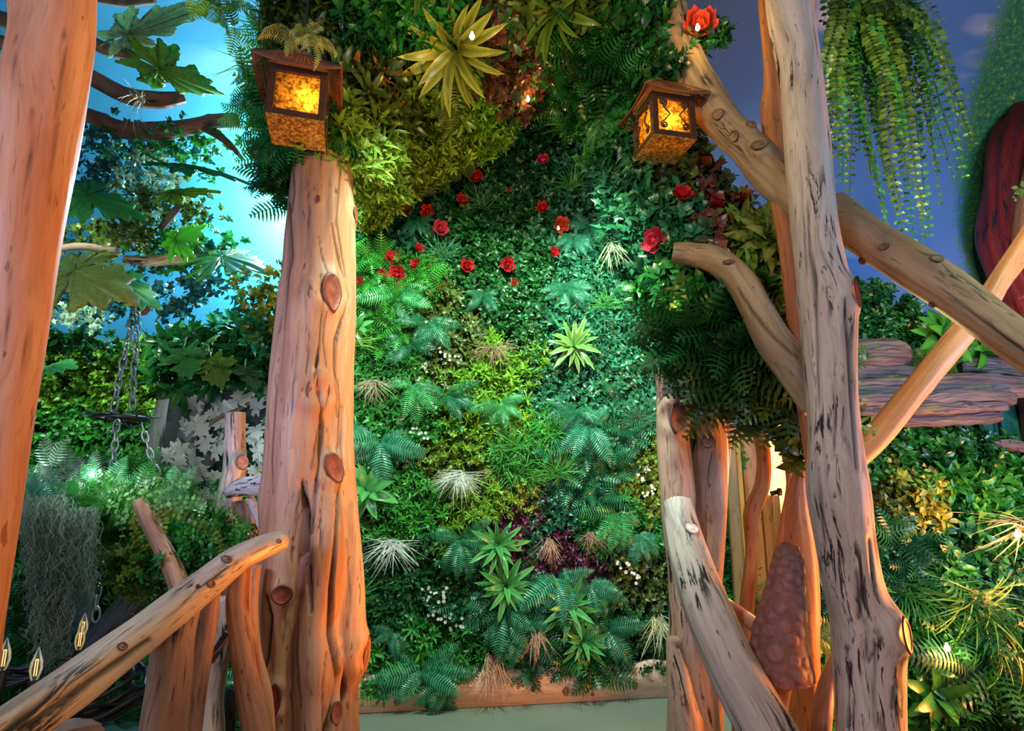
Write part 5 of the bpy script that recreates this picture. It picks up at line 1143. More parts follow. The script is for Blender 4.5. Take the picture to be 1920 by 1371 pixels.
def lantern(corner, yaw, W, H, label, scroll, cornerx, bulbpos=(0, 0), power=14):
    """ corner = lower front corner in the room; cornerx -1 left / +1 ... which front corner it is """
    cx = corner+np.array([math.cos(yaw)*(-cornerx)*W/2-math.sin(yaw)*W/2, math.sin(yaw)*(-cornerx)*W/2+math.cos(yaw)*W/2, 0])
    e = empty('lantern', cx, label, 'lantern', 'hanging amber lanterns', (0, 0, yaw)); h = W/2; t = .028
    m = MB()
    for x in (-1, 1):
        for y in (-1, 1): m.box((x*(h-t/2), y*(h-t/2), H/2), (t, t, H))
    for z in (t/2, H-t/2):
        for s in (-1, 1):
            m.box((0, s*(h-t/2), z), (W-2*t, t*.9, t)); m.box((s*(h-t/2), 0, z), (t*.9, W-2*t, t))
    fr = m.build('frame', RUST, e); bv = fr.modifiers.new('b', 'BEVEL'); bv.width = .002; bv.segments = 2
    m = MB(); m.box((0, 0, -.002), (W-.004, W-.004, .005)); m.build('bottom_glass', MOTT, e)
    for s in (-1, 1):
        n = 14
        for ax in (0, 1):
            V = [];
            for i in range(n):
                for j in range(n):
                    u = (i/(n-1)-.5)*(W-2*t+.004); z = t-.002+(H-2*t+.004)*j/(n-1); w = s*(h-t*.5)+.002*math.sin(i*2.1+j*.7)*math.sin(j*1.7)
                    V.append((u, w, z) if ax == 0 else (w, u, z))
            T = [[i*n+j, (i+1)*n+j, (i+1)*n+j+1, i*n+j+1] for i in range(n-1) for j in range(n-1)]
            link('glass_pane', mesh_np('glass_pane', np.array(V), np.array(T), AMBER), e)
    # flared wire roof
    E = W*.66; z0 = H*.86; z1 = H*1.5; ti = W*.20; k = 18; zm = H+.012
    for q in range(4):
        a = q*PI/2; R = np.array([[math.cos(a), -math.sin(a), 0], [math.sin(a), math.cos(a), 0], [0, 0, 1]]); m = MB()
        for i in range(k+1):
            s = i/k*2-1; p0 = np.array([s*E*1.12, -E*1.12, z0+.10*H*abs(s)**2]); p1 = np.array([s*E*.80, -E*.80, zm+.12*H]); p2 = np.array([s*ti, -ti, z1])
            m.tube([R@p0, R@p1, R@p2], .0028, 4)
        m.tube([R@np.array([s*E*1.12, -E*1.12, z0+.10*H*s*s]) for s in np.linspace(-1, 1, 9)], .005, 5)
        m.tube([R@np.array([s*E*1.12*.97, -E*1.12*.97, z0+.012+.10*H*s*s]) for s in np.linspace(-1, 1, 9)], .003, 5)
        for u in (.25, .5, .75, 1): m.tube([R@np.array([s*(E*1.12*(1-u)+E*.8*u), -(E*1.12*(1-u)+E*.8*u), z0*(1-u)+(zm+.12*H)*u+.10*H*s*s*(1-u)+.003*math.sin(i_)]) for i_, s in enumerate(np.linspace(-1, 1, 13))], .0026, 4)
        m.tube([R@np.array([-E*1.12, -E*1.12, z0+.1*H]), R@np.array([-E*.8, -E*.8, zm+.12*H]), R@np.array([-ti, -ti, z1])], .007, 5)
        m.build('roof_panel', WICKER, e)
    m = MB(); m.box((0, 0, z1), (ti*2.1, ti*2.1, .012)); m.tube([(0, 0, z1), (0, 0, z1+.05)], .012, 8); m.build('finial', WICKER, e)
    lp_ = MB(); lp_.tube([(0, 0, z1+.05), (0, 0.02, z1+.5)], .006, 6); lp_.build('hanging_rod', IRON, e)
    if scroll:
        for side in (0, 3):
            a = -PI/2*(1 if side == 3 else 0); R = np.array([[math.cos(a), -math.sin(a), 0], [math.sin(a), math.cos(a), 0], [0, 0, 1]])
            for sg in (-1, 1):
                c0 = np.array([sg*.052, 0, H*.76]); c1 = np.array([sg*.050, 0, H*.24]); pts = []
                for i in range(26): th = i/25*3.5*PI; rr = .003+.017*i/25; pts.append([c0[0]+sg*rr*math.cos(th), -h-.002, c0[2]+rr*math.sin(th)])
                pts.append([sg*.022, -h-.002, H*.5])
                for i in range(25, -1, -1): th = i/25*3.5*PI+PI; rr = .003+.015*i/25; pts.append([c1[0]+sg*rr*math.cos(th), -h-.002, c1[2]+rr*math.sin(th)])
                m = MB(); m.tube([R@np.array(p) for p in pts], .0036, 6); m.build('scroll', IRON, e, smooth=True)
    bx, by = bulbpos
    m = MB(); m.tube([(bx, by, H*.30), (bx, by, H*.36), (bx, by, H*.50), (bx, by, H*.56)], [.006, .016, .016, .006], 10); m.build('bulb', BULB, e, smooth=True)
    wp = np.array(cx)+np.array([math.cos(yaw)*bx-math.sin(yaw)*by, math.sin(yaw)*bx+math.cos(yaw)*by, H*.43])
    light('POINT', tuple(wp), (1, .60, .15), power, .03)
    return e
lantern(P(496, 209, 2.0), math.radians(16), .225, .225, 'amber glass lantern hanging before the honey post', False, -1, (.04, -.062), 4.5)
lantern(P(1226, 250, 2.2), math.radians(12), .205, .21, 'amber glass lantern with iron scrolls left of the knobbly branch', True, -1, (-.01, -.058), 4.5)
# fern hanging over the left lantern
fh = empty('fern', P(562, 78, 1.93), 'pale yellow green fern draped over the left lantern roof', 'fern', rot=(0, 0, 0))
for i in range(16):
    def mk(): V, T, c = frond(1.0, .2, 18, 1.9, np.random.default_rng(5)); return mesh_np('frond', V, T, LEAF, colr(c, (.16, .26, .05), (.5, .6, .2)))
    link('frond', cached('lf', mk), fh, (rng.uniform(-.03, .05), 0, rng.uniform(-.02, .05)), Matrix(rotm(-PI/2+rng.uniform(-1.6, 1.6), rng.uniform(-.5, .6), rng.uniform(-.5, .5)).tolist()).to_euler(), .17*rng.uniform(.6, 1.1))
# ------------------------------------------------------------------ giant maple leaves under the painted sky
def maple_outline():
    half = [(0, .03), (-.08, .20), (-.15, .40), (-.02, .33), (.05, .28), (.14, .44), (.12, .64), (.22, .55), (.30, .68), (.36, .46), (.33, .24), (.46, .26), (.54, .44), (.62, .27), (.78, .26), (.76, .13), (1.0, 0)]
    return half
def maple(base, tip, side, sharp=0.0, bend=.12, seed=0, thick=.004):
    """ real leaf blade with relief veins: base/tip/side are points in the room """
    base, tip, side = map(np.array, (base, tip, side)); u = tip-base; c = (base+tip)/2; v = side-c; v = v-u*(v@u)/(u@u)*.4
    n = np.cross(u, v); n /= np.linalg.norm(n); L = np.linalg.norm(u); r = np.random.default_rng(seed)
    out = maple_outline(); pts = []
    full = out+[(x, -y) for x, y in out[-2::-1]]
    # fine outline with small teeth
    fo = []
    for i in range(len(full)-1):
        a = np.array(full[i]); b = np.array(full[i+1])
        for k in range(4):
            t = k/4; p = a+(b-a)*t; nn_ = np.array([-(b-a)[1], (b-a)[0]]); p = p+nn_*(.10*(k % 2)+r.uniform(-.03, .03)); fo.append(p)
    fo.append(np.array(full[-1])); fo = np.array(fo); cen = np.array([.22, 0.0]); rings = [1, .93, .75, .5, .25, .02]
    V = []; C = []; m = len(fo)
    for q in rings:
        for i, p in enumerate(fo):
            w = cen+(p-cen)*q; a = math.atan2(w[1], w[0]-.02+1e-6); rr = math.hypot(*w)
            vein = max(math.exp(-((a-va)/.035)**2) for va in (0, .62, -.62, 1.25, -1.25)) if rr > .03 else 1
            sv = .5+.5*math.sin(70*rr+9*abs(a))
            z = (.035*(1-abs(w[1])*1.2)*math.sin(w[0]*3)-bend*(w[0]-.4)**2-bend*1.2*w[1]**2+.012*math.sin(a*24)*rr+.012*vein)*L
            V.append(base+u*w[0]+v*w[1]*1.7+n*z); C.append(.25+.35*q+.25*vein+.12*sv)
    V = np.array(V); k = len(rings); idx = np.arange(k*m).reshape(k, m); T = []
    a = idx[:-1, :-1]; b = idx[:-1, 1:]; c_ = idx[1:, 1:]; d = idx[1:, :-1]
    T = np.stack([a, b, c_, d], -1).reshape(-1, 4)
    return V, T, np.array(C), n
MAPLE = leaf_mat('giant_leaf', .45, .4, .45)
def PZ(px, py, z):
    d = ray(px, py); return np.array([0, 0, CAMZ])+d*((z-CAMZ)/d[2])
def giant(b, t, s, cA, cB, label, seed=1, bend=.12, stem=True):
    B = P(*b)
    if seed <= 4: Tp = PZ(t[0], t[1], B[2]+.03); Sd = PZ(s[0], s[1], B[2]+.08)
    else: Tp = P(*t); Sd = P(*s)
    V, T, C, n = maple(B, Tp, Sd, seed=seed, bend=bend)
    o = link('giant_leaf', mesh_np('giant_leaf', V, T, MAPLE, colr(C, cA, cB))); md = o.modifiers.new('s', 'SOLIDIFY'); md.thickness = .006
    tag(o, label, 'leaf', 'giant maple leaves under the painted sky')
    m = MB(); d = Tp-B; m.tube([B+d*.04, B-d*.06+[0, 0, .01], B-d*.16+[0, .03, .04]], [.006, .007, .006], 6); m.build('stem', MAPLE_STEM, o, smooth=True)
MAPLE_STEM = flat_mat('leaf_stalk', (.06, .12, .02), .5)
giant((206, 78, 2.9), (398, 4, 3.1), (278, 4, 3.25), (.04, .22, .06), (.50, .78, .50), 'pale silvery giant leaf at the top, underside lit white', 1)
giant((256, 108, 2.9), (424, 182, 3.1), (366, 112, 3.25), (.015, .16, .02), (.14, .50, .08), 'green giant leaf whose tip points to the left lantern', 2)
giant((300, 303, 3.2), (478, 345, 3.3), (398, 322, 3.7), (.005, .09, .03), (.03, .26, .08), 'dark green giant leaf seen almost edge-on', 3)
giant((300, 366, 3.3), (416, 358, 3.5), (350, 350, 3.9), (.05, .12, .01), (.26, .42, .05), 'olive yellow giant leaf seen edge-on above the bright one', 4)
giant((130, 355, 3.1), (280, 412, 3.3), (214, 350, 3.35), (.01, .15, .02), (.08, .42, .06), 'wide green giant leaf touching the orange post', 5)
giant((104, 500, 2.9), (262, 560, 2.9), (205, 462, 3.3), (.14, .16, .02), (.42, .42, .07), 'yellow green giant leaf, the largest, beside the orange post', 6, .2)
giant((200, 520, 3.0), (306, 580, 3.1), (268, 515, 3.3), (.04, .24, .01), (.20, .60, .05), 'green rim lit giant leaf tucked behind the largest one', 7)
giant((315, 465, 3.3), (388, 420, 3.4), (352, 412, 3.7), (.06, .32, .01), (.34, .85, .06), 'small bright lime giant leaf', 8)
giant((388, 478, 3.4), (512, 512, 3.4), (460, 466, 3.8), (.03, .22, .01), (.18, .60, .05), 'lime giant leaf with a long tip pointing at the honey post', 9)
giant((345, 655, 3.9), (358, 712, 3.85), (305, 690, 3.9), (.02, .16, .03), (.12, .36, .10), 'mid green maple leaf hanging over the box hedge corner', 10)
giant((395, 672, 3.9), (418, 732, 3.85), (365, 705, 3.9), (.06, .14, .01), (.22, .34, .05), 'olive maple leaf above the white maple vine', 11)
giant((84, 690, 3.6), (146, 688, 3.5), (115, 672, 3.9), (.02, .20, .04), (.10, .45, .12), 'small green giant leaf low beside the orange post', 12)
giant((380, 648, 4.0), (412, 628, 4.0), (385, 632, 4.3), (.03, .12, .01), (.12, .26, .04), 'dim olive leaf under the deep blue', 13)
giant((460, 690, 3.9), (482, 735, 3.9), (440, 700, 3.9), (.01, .07, .01), (.05, .16, .03), 'dark maple leaf beside the honey post', 14)
# bare branches across the sky
log('branch', [(-60, 20, 2.9, 20), (60, 50, 2.95, 18), (150, 70, 3.0, 15), (200, 92, 3.05, 14), (258, 105, 3.1, 11)], W_BARK, 'short dark branch under the pale giant leaf', 'branch', nr=32, seed=51, rough=.10, cap='round')
log('branch', [(-80, 60, 2.9, 24), (40, 90, 3.0, 20), (120, 120, 3.1, 16), (180, 150, 3.15, 19), (240, 180, 3.2, 19), (300, 188, 3.25, 18), (345, 182, 3.3, 12)], W_BARK, 'curved dark branch ending behind the green giant leaf', 'branch', nr=36, seed=52, rough=.10)
bl = log('branch', [(-90, 120, 3.0, 26), (30, 165, 3.1, 20), (120, 200, 3.2, 16), (180, 222, 3.2, 18), (240, 245, 3.25, 19), (320, 244, 3.3, 18), (400, 230, 3.35, 15), (448, 226, 3.4, 13)], W_BARK, 'long dark branch reaching towards the left lantern', 'branch', nr=40, seed=53, rough=.12)
log('twig', [(380, 238, 3.34, 9), (410, 255, 3.3, 8), (435, 275, 3.3, 6), (455, 298, 3.3, 3)], W_BARK, parent=bl, nr=20, seed=54, rough=.15)
log('branch', [(160, -8, 3.0, 10), (230, 4, 3.0, 10), (290, 0, 3.0, 8)], W_BARK, 'dark branch along the top edge of the sky', 'branch', nr=24, seed=55)
log('branch', [(235, 488, 3.5, 10), (280, 490, 3.5, 12), (330, 486, 3.5, 11), (372, 490, 3.5, 7)], W_PALE, 'pale driftwood branch among the leaves', 'branch', nr=28, seed=56, rough=.15)
log('branch', [(300, 430, 3.6, 6), (320, 405, 3.6, 7), (338, 385, 3.6, 6)], W_BARK, 'little dark branch beside the lime leaf', 'branch', nr=18, seed=57, rough=.1)
log('branch', [(90, 470, 3.6, 7), (150, 462, 3.6, 9), (220, 470, 3.6, 8)], W_BARK, 'dark branch above the largest giant leaf', 'branch', nr=20, seed=58, rough=.1)
# tree trunks behind
log('tree', [(330, 660, 4.6, 24), (318, 740, 4.6, 24), (304, 820, 4.6, 26), (292, 920, 4.6, 30), (280, 1040, 4.6, 40)], W_TRUNK, 'grey violet tree trunk at the edge of the box hedge', 'tree', nr=40, seed=61, rough=.08, grooves=5)
log('tree', [(392, 700, 4.5, 22), (366, 760, 4.5, 22), (350, 830, 4.5, 20), (352, 920, 4.5, 22), (380, 1010, 4.5, 26)], W_TRUNK, 'leaning grey trunk behind the white maple vine', 'tree', nr=40, seed=62, rough=.08, grooves=5)
log('tree_root', [(440, 800, 4.45, 12), (400, 850, 4.45, 14), (372, 900, 4.45, 16), (350, 960, 4.45, 16)], W_TRUNK, 'slanting grey limb among the white maple leaves', 'tree', nr=28, seed=63, rough=.08)
log('tree_root', [(300, 1060, 3.6, 20), (250, 1120, 3.5, 26), (200, 1180, 3.4, 30), (130, 1260, 3.3, 34)], W_TRUNK, 'broad violet grey root sloping behind the handrail', 'tree', nr=36, seed=64, rough=.1, grooves=4)
log('tree_root', [(150, 1020, 3.7, 22), (158, 1100, 3.7, 26), (150, 1180, 3.7, 26), (148, 1260, 3.7, 24)], flat_mat('teal_stump', (.012, .07, .075), .6, nz=.4), 'smooth dark teal stump behind the hanging moss', 'stump', nr=36, seed=65, rough=.06)
# white maple vine
vn = log('vine', [(505, 720, 4.3, 3), (460, 760, 4.3, 4), (400, 790, 4.3, 4), (350, 840, 4.3, 4), (335, 900, 4.3, 4), (340, 960, 4.3, 3)], W_BARK, 'vine of white maple leaves on the dark panel', 'vine', nr=10, seed=66)
def wl():
    V, T, C, n = maple((0, 0, 0), (1, 0, 0), (.5, .62, 0), seed=3, bend=.2); return mesh_np('white_leaf', V, T, LEAF_DRY, colr(C, (.42, .40, .36), (.78, .76, .72)))
WL = cached('wl', wl)
spots = [(490, 728, 26), (468, 745, 30), (450, 760, 28), (440, 785, 30), (418, 760, 26), (395, 765, 30), (376, 750, 28), (365, 790, 34), (350, 808, 34), (342, 832, 32), (338, 855, 30), (362, 855, 32), (380, 875, 34), (330, 880, 28), (345, 905, 30), (322, 915, 26),
         (385, 905, 30), (370, 930, 28), (395, 945, 28), (350, 950, 26), (325, 950, 26), (410, 800, 26), (405, 780, 24), (480, 800, 26), (492, 820, 26), (478, 850, 28), (495, 860, 24), (486, 885, 24), (402, 850, 24), (398, 830, 26), (465, 725, 22), (335, 800, 24), (318, 860, 22), (372, 965, 26), (400, 975, 24), (490, 770, 28), (497, 745, 22), (385, 820, 28)]
for i, (x, y, s) in enumerate(spots):
    p = P(x, y, 4.28); L = s/F*4.7*1.1
    o = link('white_leaf', WL, vn, p+[0, rng.uniform(-.04, .04), 0], Matrix((np.array([[1, 0, 0], [0, 0, -1], [0, 1, 0]])@rotm(rng.uniform(0, 6.28), rng.uniform(-.35, .35), rng.uniform(-.4, .4))).tolist()).to_euler(), L)
# ------------------------------------------------------------------ chains and black iron ring
def link_mesh():
    m = MB(); pts = []
    for i in range(20): a = 2*PI*i/20; pts.append((.32*math.cos(a), 0, .72*math.sin(a)*1.0))
    m.tube(pts, .11, 6, True); return m.mesh('link', STEEL, True)
LK = link_mesh()
def chain(pts, step, w, label, dark=False):
    W = catmull([P(*p) for p in pts], 60); s = np.concatenate([[0], np.cumsum(np.linalg.norm(np.diff(W, axis=0), axis=1))])
    st = step/F*np.linalg.norm(W[0]-[0, 0, CAMZ]); k = int(s[-1]/st); e = empty('chain', W[0], label, 'chain', 'chandelier chains')
    for i in range(k):
        u = (i+.5)*st; p = np.array([np.interp(u, s, W[:, j]) for j in range(3)]); q = np.array([np.interp(min(u+.01, s[-1]), s, W[:, j]) for j in range(3)]); d = Vector(q-p)
        if d.length < 1e-6: d = Vector((0, 0, -1))
        rot = d.to_track_quat('Z', 'Y').to_matrix()@Matrix.Rotation((i % 2)*PI/2+.5, 3, 'Z')
        link('link', LK, e, p-W[0], rot.to_euler(), st*.92)
    return e
chain([(250, 596, 3.2), (240, 640, 3.2), (224, 710, 3.2), (211, 778, 3.2)], 16, 8, 'left of the two chains above the iron ring')
chain([(259, 570, 3.2), (256, 640, 3.2), (250, 710, 3.2), (248, 780, 3.2)], 15, 8, 'right of the two chains above the iron ring')
chain([(219, 790, 3.15), (214, 850, 3.12), (206, 930, 3.05), (195, 1010, 3.0), (184, 1090, 2.95), (178, 1180, 2.9)], 15, 8, 'long chain from the iron ring down behind the handrail')
chain([(266, 795, 3.2), (280, 845, 3.25), (300, 900, 3.3), (315, 950, 3.35)], 14, 8, 'chain slanting right from the iron ring')
c0 = P(226, 784, 3.15); e = empty('iron_ring', c0, 'flat spiky black iron ring hanging on the chains', 'chandelier ring'); m = MB()
m.tube([(.13*math.cos(a), .13*math.sin(a), 0) for a in np.linspace(0, 2*PI, 24, endpoint=False)], .011, 6, True); m.build('ring', IRON, e, smooth=True)
for i in range(14):
    a = 2*PI*i/14+.1; m = MB(); r1 = .19 if i % 2 else .165
    m.tube([(.03*math.cos(a+.3), .03*math.sin(a+.3), .004), (.10*math.cos(a), .10*math.sin(a), .012), (r1*math.cos(a-.1), r1*math.sin(a-.1), .0+.01*(i % 3))], [.008, .009, .002], 5); m.build('spike', IRON, e, smooth=True)
m = MB(); m.tube([(0, 0, .01), (.02, 0, -.03), (.06, 0, -.055), (.10, 0, -.045)], .006, 5); m.build('hook', IRON, e, smooth=True)
# chain's rosette on the ceiling
o = log('ceiling_hook', [(258, 560, 3.25, 16), (264, 575, 3.25, 18), (262, 590, 3.25, 8)], W_BARK, 'dark bark knob the chains hang from', 'hook', nr=18, seed=70, rough=.2)
# chandelier with candle bulbs, bottom left
cc = P(60, 1295, 2.35); ch = empty('chandelier', cc, 'black twig iron chandelier with clear candle bulbs behind the handrail', 'chandelier'); m = None
r70 = np.random.default_rng(70)
for k in range(9):
    m = MB(); ph = r70.uniform(0, 6); rr = .40+.05*r70.uniform(-1, 1); zz = .045*r70.uniform(-1, 1)
    m.tube([((rr+.025*math.sin(5*a+ph))*math.cos(a), (rr+.025*math.cos(4*a+ph))*math.sin(a)*.9, zz+.02*math.sin(7*a+ph)) for a in np.linspace(0, 2*PI, 44, endpoint=False)], .010, 5, True); m.build('twig', IRON, ch, smooth=True)
GLASS, gnt, gb_ = newmat('clear_bulb_glass')
gb_.inputs['Roughness'].default_value = .03; gb_.inputs['Base Color'].default_value = (.8, .95, 1, 1)
tr_ = gnt.nodes.new('ShaderNodeBsdfTransparent'); mx_ = gnt.nodes.new('ShaderNodeMixShader'); fz = gnt.nodes.new('ShaderNodeFresnel'); fz.inputs[0].default_value = 1.6
gnt.links.new(fz.outputs[0], mx_.inputs[0]); gnt.links.new(tr_.outputs[0], mx_.inputs[1]); gnt.links.new(gb_.outputs[0], mx_.inputs[2]); gnt.links.new(mx_.outputs[0], gnt.nodes['Material Output'].inputs[0])
def candle(px, py, Y, s=1):
    p = P(px, py, Y)-cc; m = MB(); m.tube([p+[0, 0, -.16*s], p+[0, 0, -.045*s]], .016*s, 10); m.tube([p+[0, 0, -.17*s], p+[0, 0, -.155*s]], .028*s, 10); h = m.build('candle_cup', IRON, ch, smooth=True)
    m = MB(); m.tube([p+[0, 0, z*s] for z in (-.045, -.03, -.01, .015, .04, .055, .062)], [q*s for q in (.009, .014, .019, .017, .009, .004, .001)], 12); m.build('bulb', GLASS, h, smooth=True)
    m = MB()
    for dx in (-.004, .004): m.tube([p+[dx*s, 0, -.03*s], p+[dx*s, 0, .022*s]], .0022*s, 4)
    m.tube([p+[-.004*s, 0, .022*s], p+[.004*s, 0, .022*s]], .002*s, 4); m.build('filament', FILA, h)
candle(8, 1232, 2.1); candle(68, 1250, 2.0, .95); candle(150, 1198, 2.6); candle(156, 1176, 2.8)
# hanging grey green moss
def moss(cx, cy, w, h, n, Y, label):
    A = Acc(); r = np.random.default_rng(77)
    for i in range(n):
        u = r.uniform(-1, 1); x = cx+u*w; env = (.55+.45*math.cos(u*1.9+.5)+.12*math.sin(9*u)); y = cy-.15*h+r.uniform(0, 1)**1.3*h*env*.8; yy = Y+r.uniform(-.12, .12); p = P(x, y, yy); L = r.uniform(.05, .20); k = 16
        q = p.copy(); V = []; a1, a2, f1 = r.uniform(0, 6), r.uniform(0, 6), r.uniform(8, 26); amp = r.uniform(.6, 2.2)
        for j in range(k+1):
            wd = .0019*(1-.5*j/k); V += [q+[wd, 0, 0], q-[wd, 0, 0]]
            q = q+np.array([amp*math.sin(a1+j*f1*.05), amp*.6*math.cos(a2+j*f1*.05), -1+.8*amp*math.sin(a2+j*.5)])*L/k*.8
        A.add((np.array(V), np.array([[2*j, 2*j+1, 2*j+3] for j in range(k)]+[[2*j, 2*j+3, 2*j+2] for j in range(k)])), tint=r.uniform(0, 1))
    V, T, c = A.get(); tag(link('hanging_moss', mesh_np('hanging_moss', V, T, LEAF_DRY, colr(c, (.09, .14, .10), (.30, .36, .24)))), label, 'moss', kind='stuff')
moss(118, 1000, 62, 330, 1300, 2.35, 'grey green hanging moss above the candle bulbs')
moss(85, 940, 40, 90, 300, 2.4, 'upper wisps of moss beside the orange post')

# ------------------------------------------------------------------ hanging fern of round leaflets on the right
hp = P(1640, -60, 2.55); hf = empty('hanging_fern', hp, 'large fern with round leaflets hanging before the violet sky', 'fern')
rf = np.random.default_rng(5)
def arc_frond(x0, y0, x1, y1, Y0, Y1, name='frond', sp=.031, size=.046, g=((.02, .07, .008), (.16, .30, .035)), par=None, up=.25, org=None):
    hp = org if org is not None else globals()['hp']
    a = P(x0, y0, Y0); b = P(x1, y1, Y1); L = np.linalg.norm(b-a); n = max(6, int(L*1.15/sp))
    mid = (a+b)/2+np.array([(b[0]-a[0])*.28, 0, L*up]); A = Acc(); t = np.linspace(0, 1, n)
    W = ((1-t)**2)[:, None]*a+(2*t*(1-t))[:, None]*mid+(t**2)[:, None]*b; W[:, 0] += .01*np.sin(t*7+x0*.3)*2.2; Tn = np.gradient(W, axis=0); Tn /= np.linalg.norm(Tn, axis=1)[:, None]
    face = np.array([rf.uniform(-.9, .9), -1.0, rf.uniform(-.3, .7)])
    for i in range(n):
        s = i/(n-1); sz = size*rf.uniform(.8, 1.2)*(1-.5*s**2)*(.6+.4*min(1, s*6)); B = np.cross(Tn[i], face); B /= np.linalg.norm(B)
        for sg in (1, -1):
            V, T = leaf_oval(sz, sz*.68, .12); x = sg*B*1.0+Tn[i]*.25+np.array([0, rf.uniform(-.35, .35), rf.uniform(-.15, .15)]); x /= np.linalg.norm(x); y = np.cross(face, x); y /= np.linalg.norm(y); z = np.cross(x, y)
            A.add((V, T), np.stack([x, y, z], 1), W[i]-hp, rf.uniform(0, 1))
    m = [W[0]]; V = []
    for w, tn in zip(W, Tn): V += [w-hp+[.0018, 0, 0], w-hp-[.0018, 0, 0]]
    A.add((np.array(V), np.array([[2*j, 2*j+1, 2*j+3] for j in range(n-1)]+[[2*j, 2*j+3, 2*j+2] for j in range(n-1)])), tint=.1)
    V, T, c = A.get(); link(name, mesh_np(name, V, T, LEAF, colr(c, *g)), par or hf)
ends = [(1545, 150), (1560, 250), (1556, 330), (1580, 340), (1590, 300), (1600, 370), (1612, 250), (1625, 330), (1640, 370), (1655, 420), (1668, 450), (1680, 390), (1690, 460), (1700, 430), (1705, 350), (1715, 465), (1730, 455), (1740, 400), (1748, 440), (1760, 380), (1765, 320), (1770, 290), (1780, 330),
        (1790, 260), (1805, 330), (1818, 270), (1800, 200), (1745, 250), (1725, 280), (1660, 280), (1635, 230), (1605, 180), (1575, 200), (1690, 250), (1710, 220), (1550, 60), (1538, 40), (1768, 36), (1712, 300), (1650, 200), (1590, 240), (1670, 330), (1620, 280), (1700, 300), (1565, 290), (1570, 180)]
for i, (x, y) in enumerate(ends):
    x0 = 1620+(x-1660)*.28+rf.uniform(-25, 25); y0 = rf.uniform(-50, 60)
    if y < 100: y0 = rf.uniform(-30, 10)
    dy = .10 if x > 1700 else 0
    c = ((.03, .08, .008), (.20, .30, .03)) if i % 3 else ((.008, .09, .012), (.07, .34, .05))
    arc_frond(x0, y0, x, y, 2.55+rf.uniform(-.1, .1), 2.5+rf.uniform(-.15, .15), g=c, up=.15+.25*abs(x-1650)/150)
arc_frond(1665, 0, 1812, 300, 2.4, 2.4, up=.5); arc_frond(1670, 20, 1822, 250, 2.45, 2.45, up=.55)

lb_o = P(270, 945, 2.55); lb = empty('leafy_branch', lb_o, 'bright round leaved sprays fanning out from the crooked branch stub', 'fern')
for i, (x, y) in enumerate([(340, 892), (352, 918), (420, 940), (445, 985), (400, 1010), (200, 950), (170, 985), (215, 1020), (240, 1060), (255, 1110), (300, 1130), (250, 1150), (335, 950), (380, 960), (290, 900), (160, 925), (420, 1060), (235, 905), (205, 890), (310, 1090)]):
    arc_frond(262+rf.uniform(-12, 22), 950+rf.uniform(-12, 12), x, y, 2.5, 2.45+rf.uniform(-.1, .1), sp=.022, size=.026, g=((.05, .16, .03), (.26, .55, .14)) if y < 1050 else ((.08, .10, .01), (.28, .34, .03)), par=lb, up=.3, org=lb_o)
# ------------------------------------------------------------------ rotten log and red trunk on the right wall
rl = empty('rotten_log', P(1750, 730, 3.4), 'layered rotten log shelf with mossy stains under the painted sky', 'log'); ro = np.array(rl.location)
def slab(pts, seed, flat=.5, mat=W_ROT):
    o = log('slab', pts, mat, parent=None, nr=110, seed=seed, rough=.05, lobes=.05, grooves=6, gdepth=.10, wav=2.0, fiber=.05, boxy=.8); V, Nn = verts(o)
    V[:, 2] += .004*np.sin(V[:, 2]*260+seed)+.003*np.sin(V[:, 0]*35+V[:, 2]*90); set_verts(o, V); o.parent = rl; o.location = -Vector(ro); return o
slab([(1590, 668, 3.42, 30), (1640, 664, 3.4, 34), (1680, 666, 3.4, 30), (1700, 672, 3.4, 18)], 81)
slab([(1590, 700, 3.38, 16), (1660, 697, 3.38, 18), (1720, 700, 3.38, 14)], 82)
slab([(1590, 733, 3.36, 24), (1700, 730, 3.34, 26), (1820, 722, 3.32, 26), (1940, 728, 3.3, 24)], 83)
slab([(1600, 752, 3.3, 16), (1720, 750, 3.28, 17), (1820, 742, 3.26, 15), (1900, 748, 3.24, 14)], 84)
slab([(1610, 770, 3.3, 13), (1700, 768, 3.28, 15), (1800, 765, 3.26, 13), (1885, 762, 3.24, 10)], 85)
slab([(1640, 786, 3.34, 14), (1720, 788, 3.32, 15), (1800, 786, 3.3, 15), (1872, 782, 3.3, 13)], 86)
slab([(1800, 690, 3.4, 12), (1850, 686, 3.38, 20), (1940, 700, 3.35, 22)], 87)
slab([(1860, 830, 3.4, 10), (1900, 836, 3.38, 12), (1950, 842, 3.36, 12)], 88)
def lich():
    m = W_ROT; nt = m.node_tree; b = nt.nodes['Principled BSDF']; src = b.inputs['Base Color'].links[0].from_socket
    g = nt.nodes.new('ShaderNodeNewGeometry'); f = noise(nt, mapping(nt, g.outputs['Position'], (3, 3, 14)), 1.0, 4, .6); f2 = noise(nt, g.outputs['Position'], 5, 3)
    c = mixc(nt, ramp(nt, f, [(.58, 0), (.70, .5)]), src, (.16, .15, .03)); c = mixc(nt, ramp(nt, f2, [(.6, 0), (.74, .4)]), c, (.03, .08, .04)); nt.links.new(c, b.inputs['Base Color'])
lich()
W_RED = wood_mat('glossy_red_bark', (.22, .022, .02), (.11, .014, .014), (.01, .004, .008), 1.0, .8, .4, (.28, .04, .03), seed=17, rough=.18)
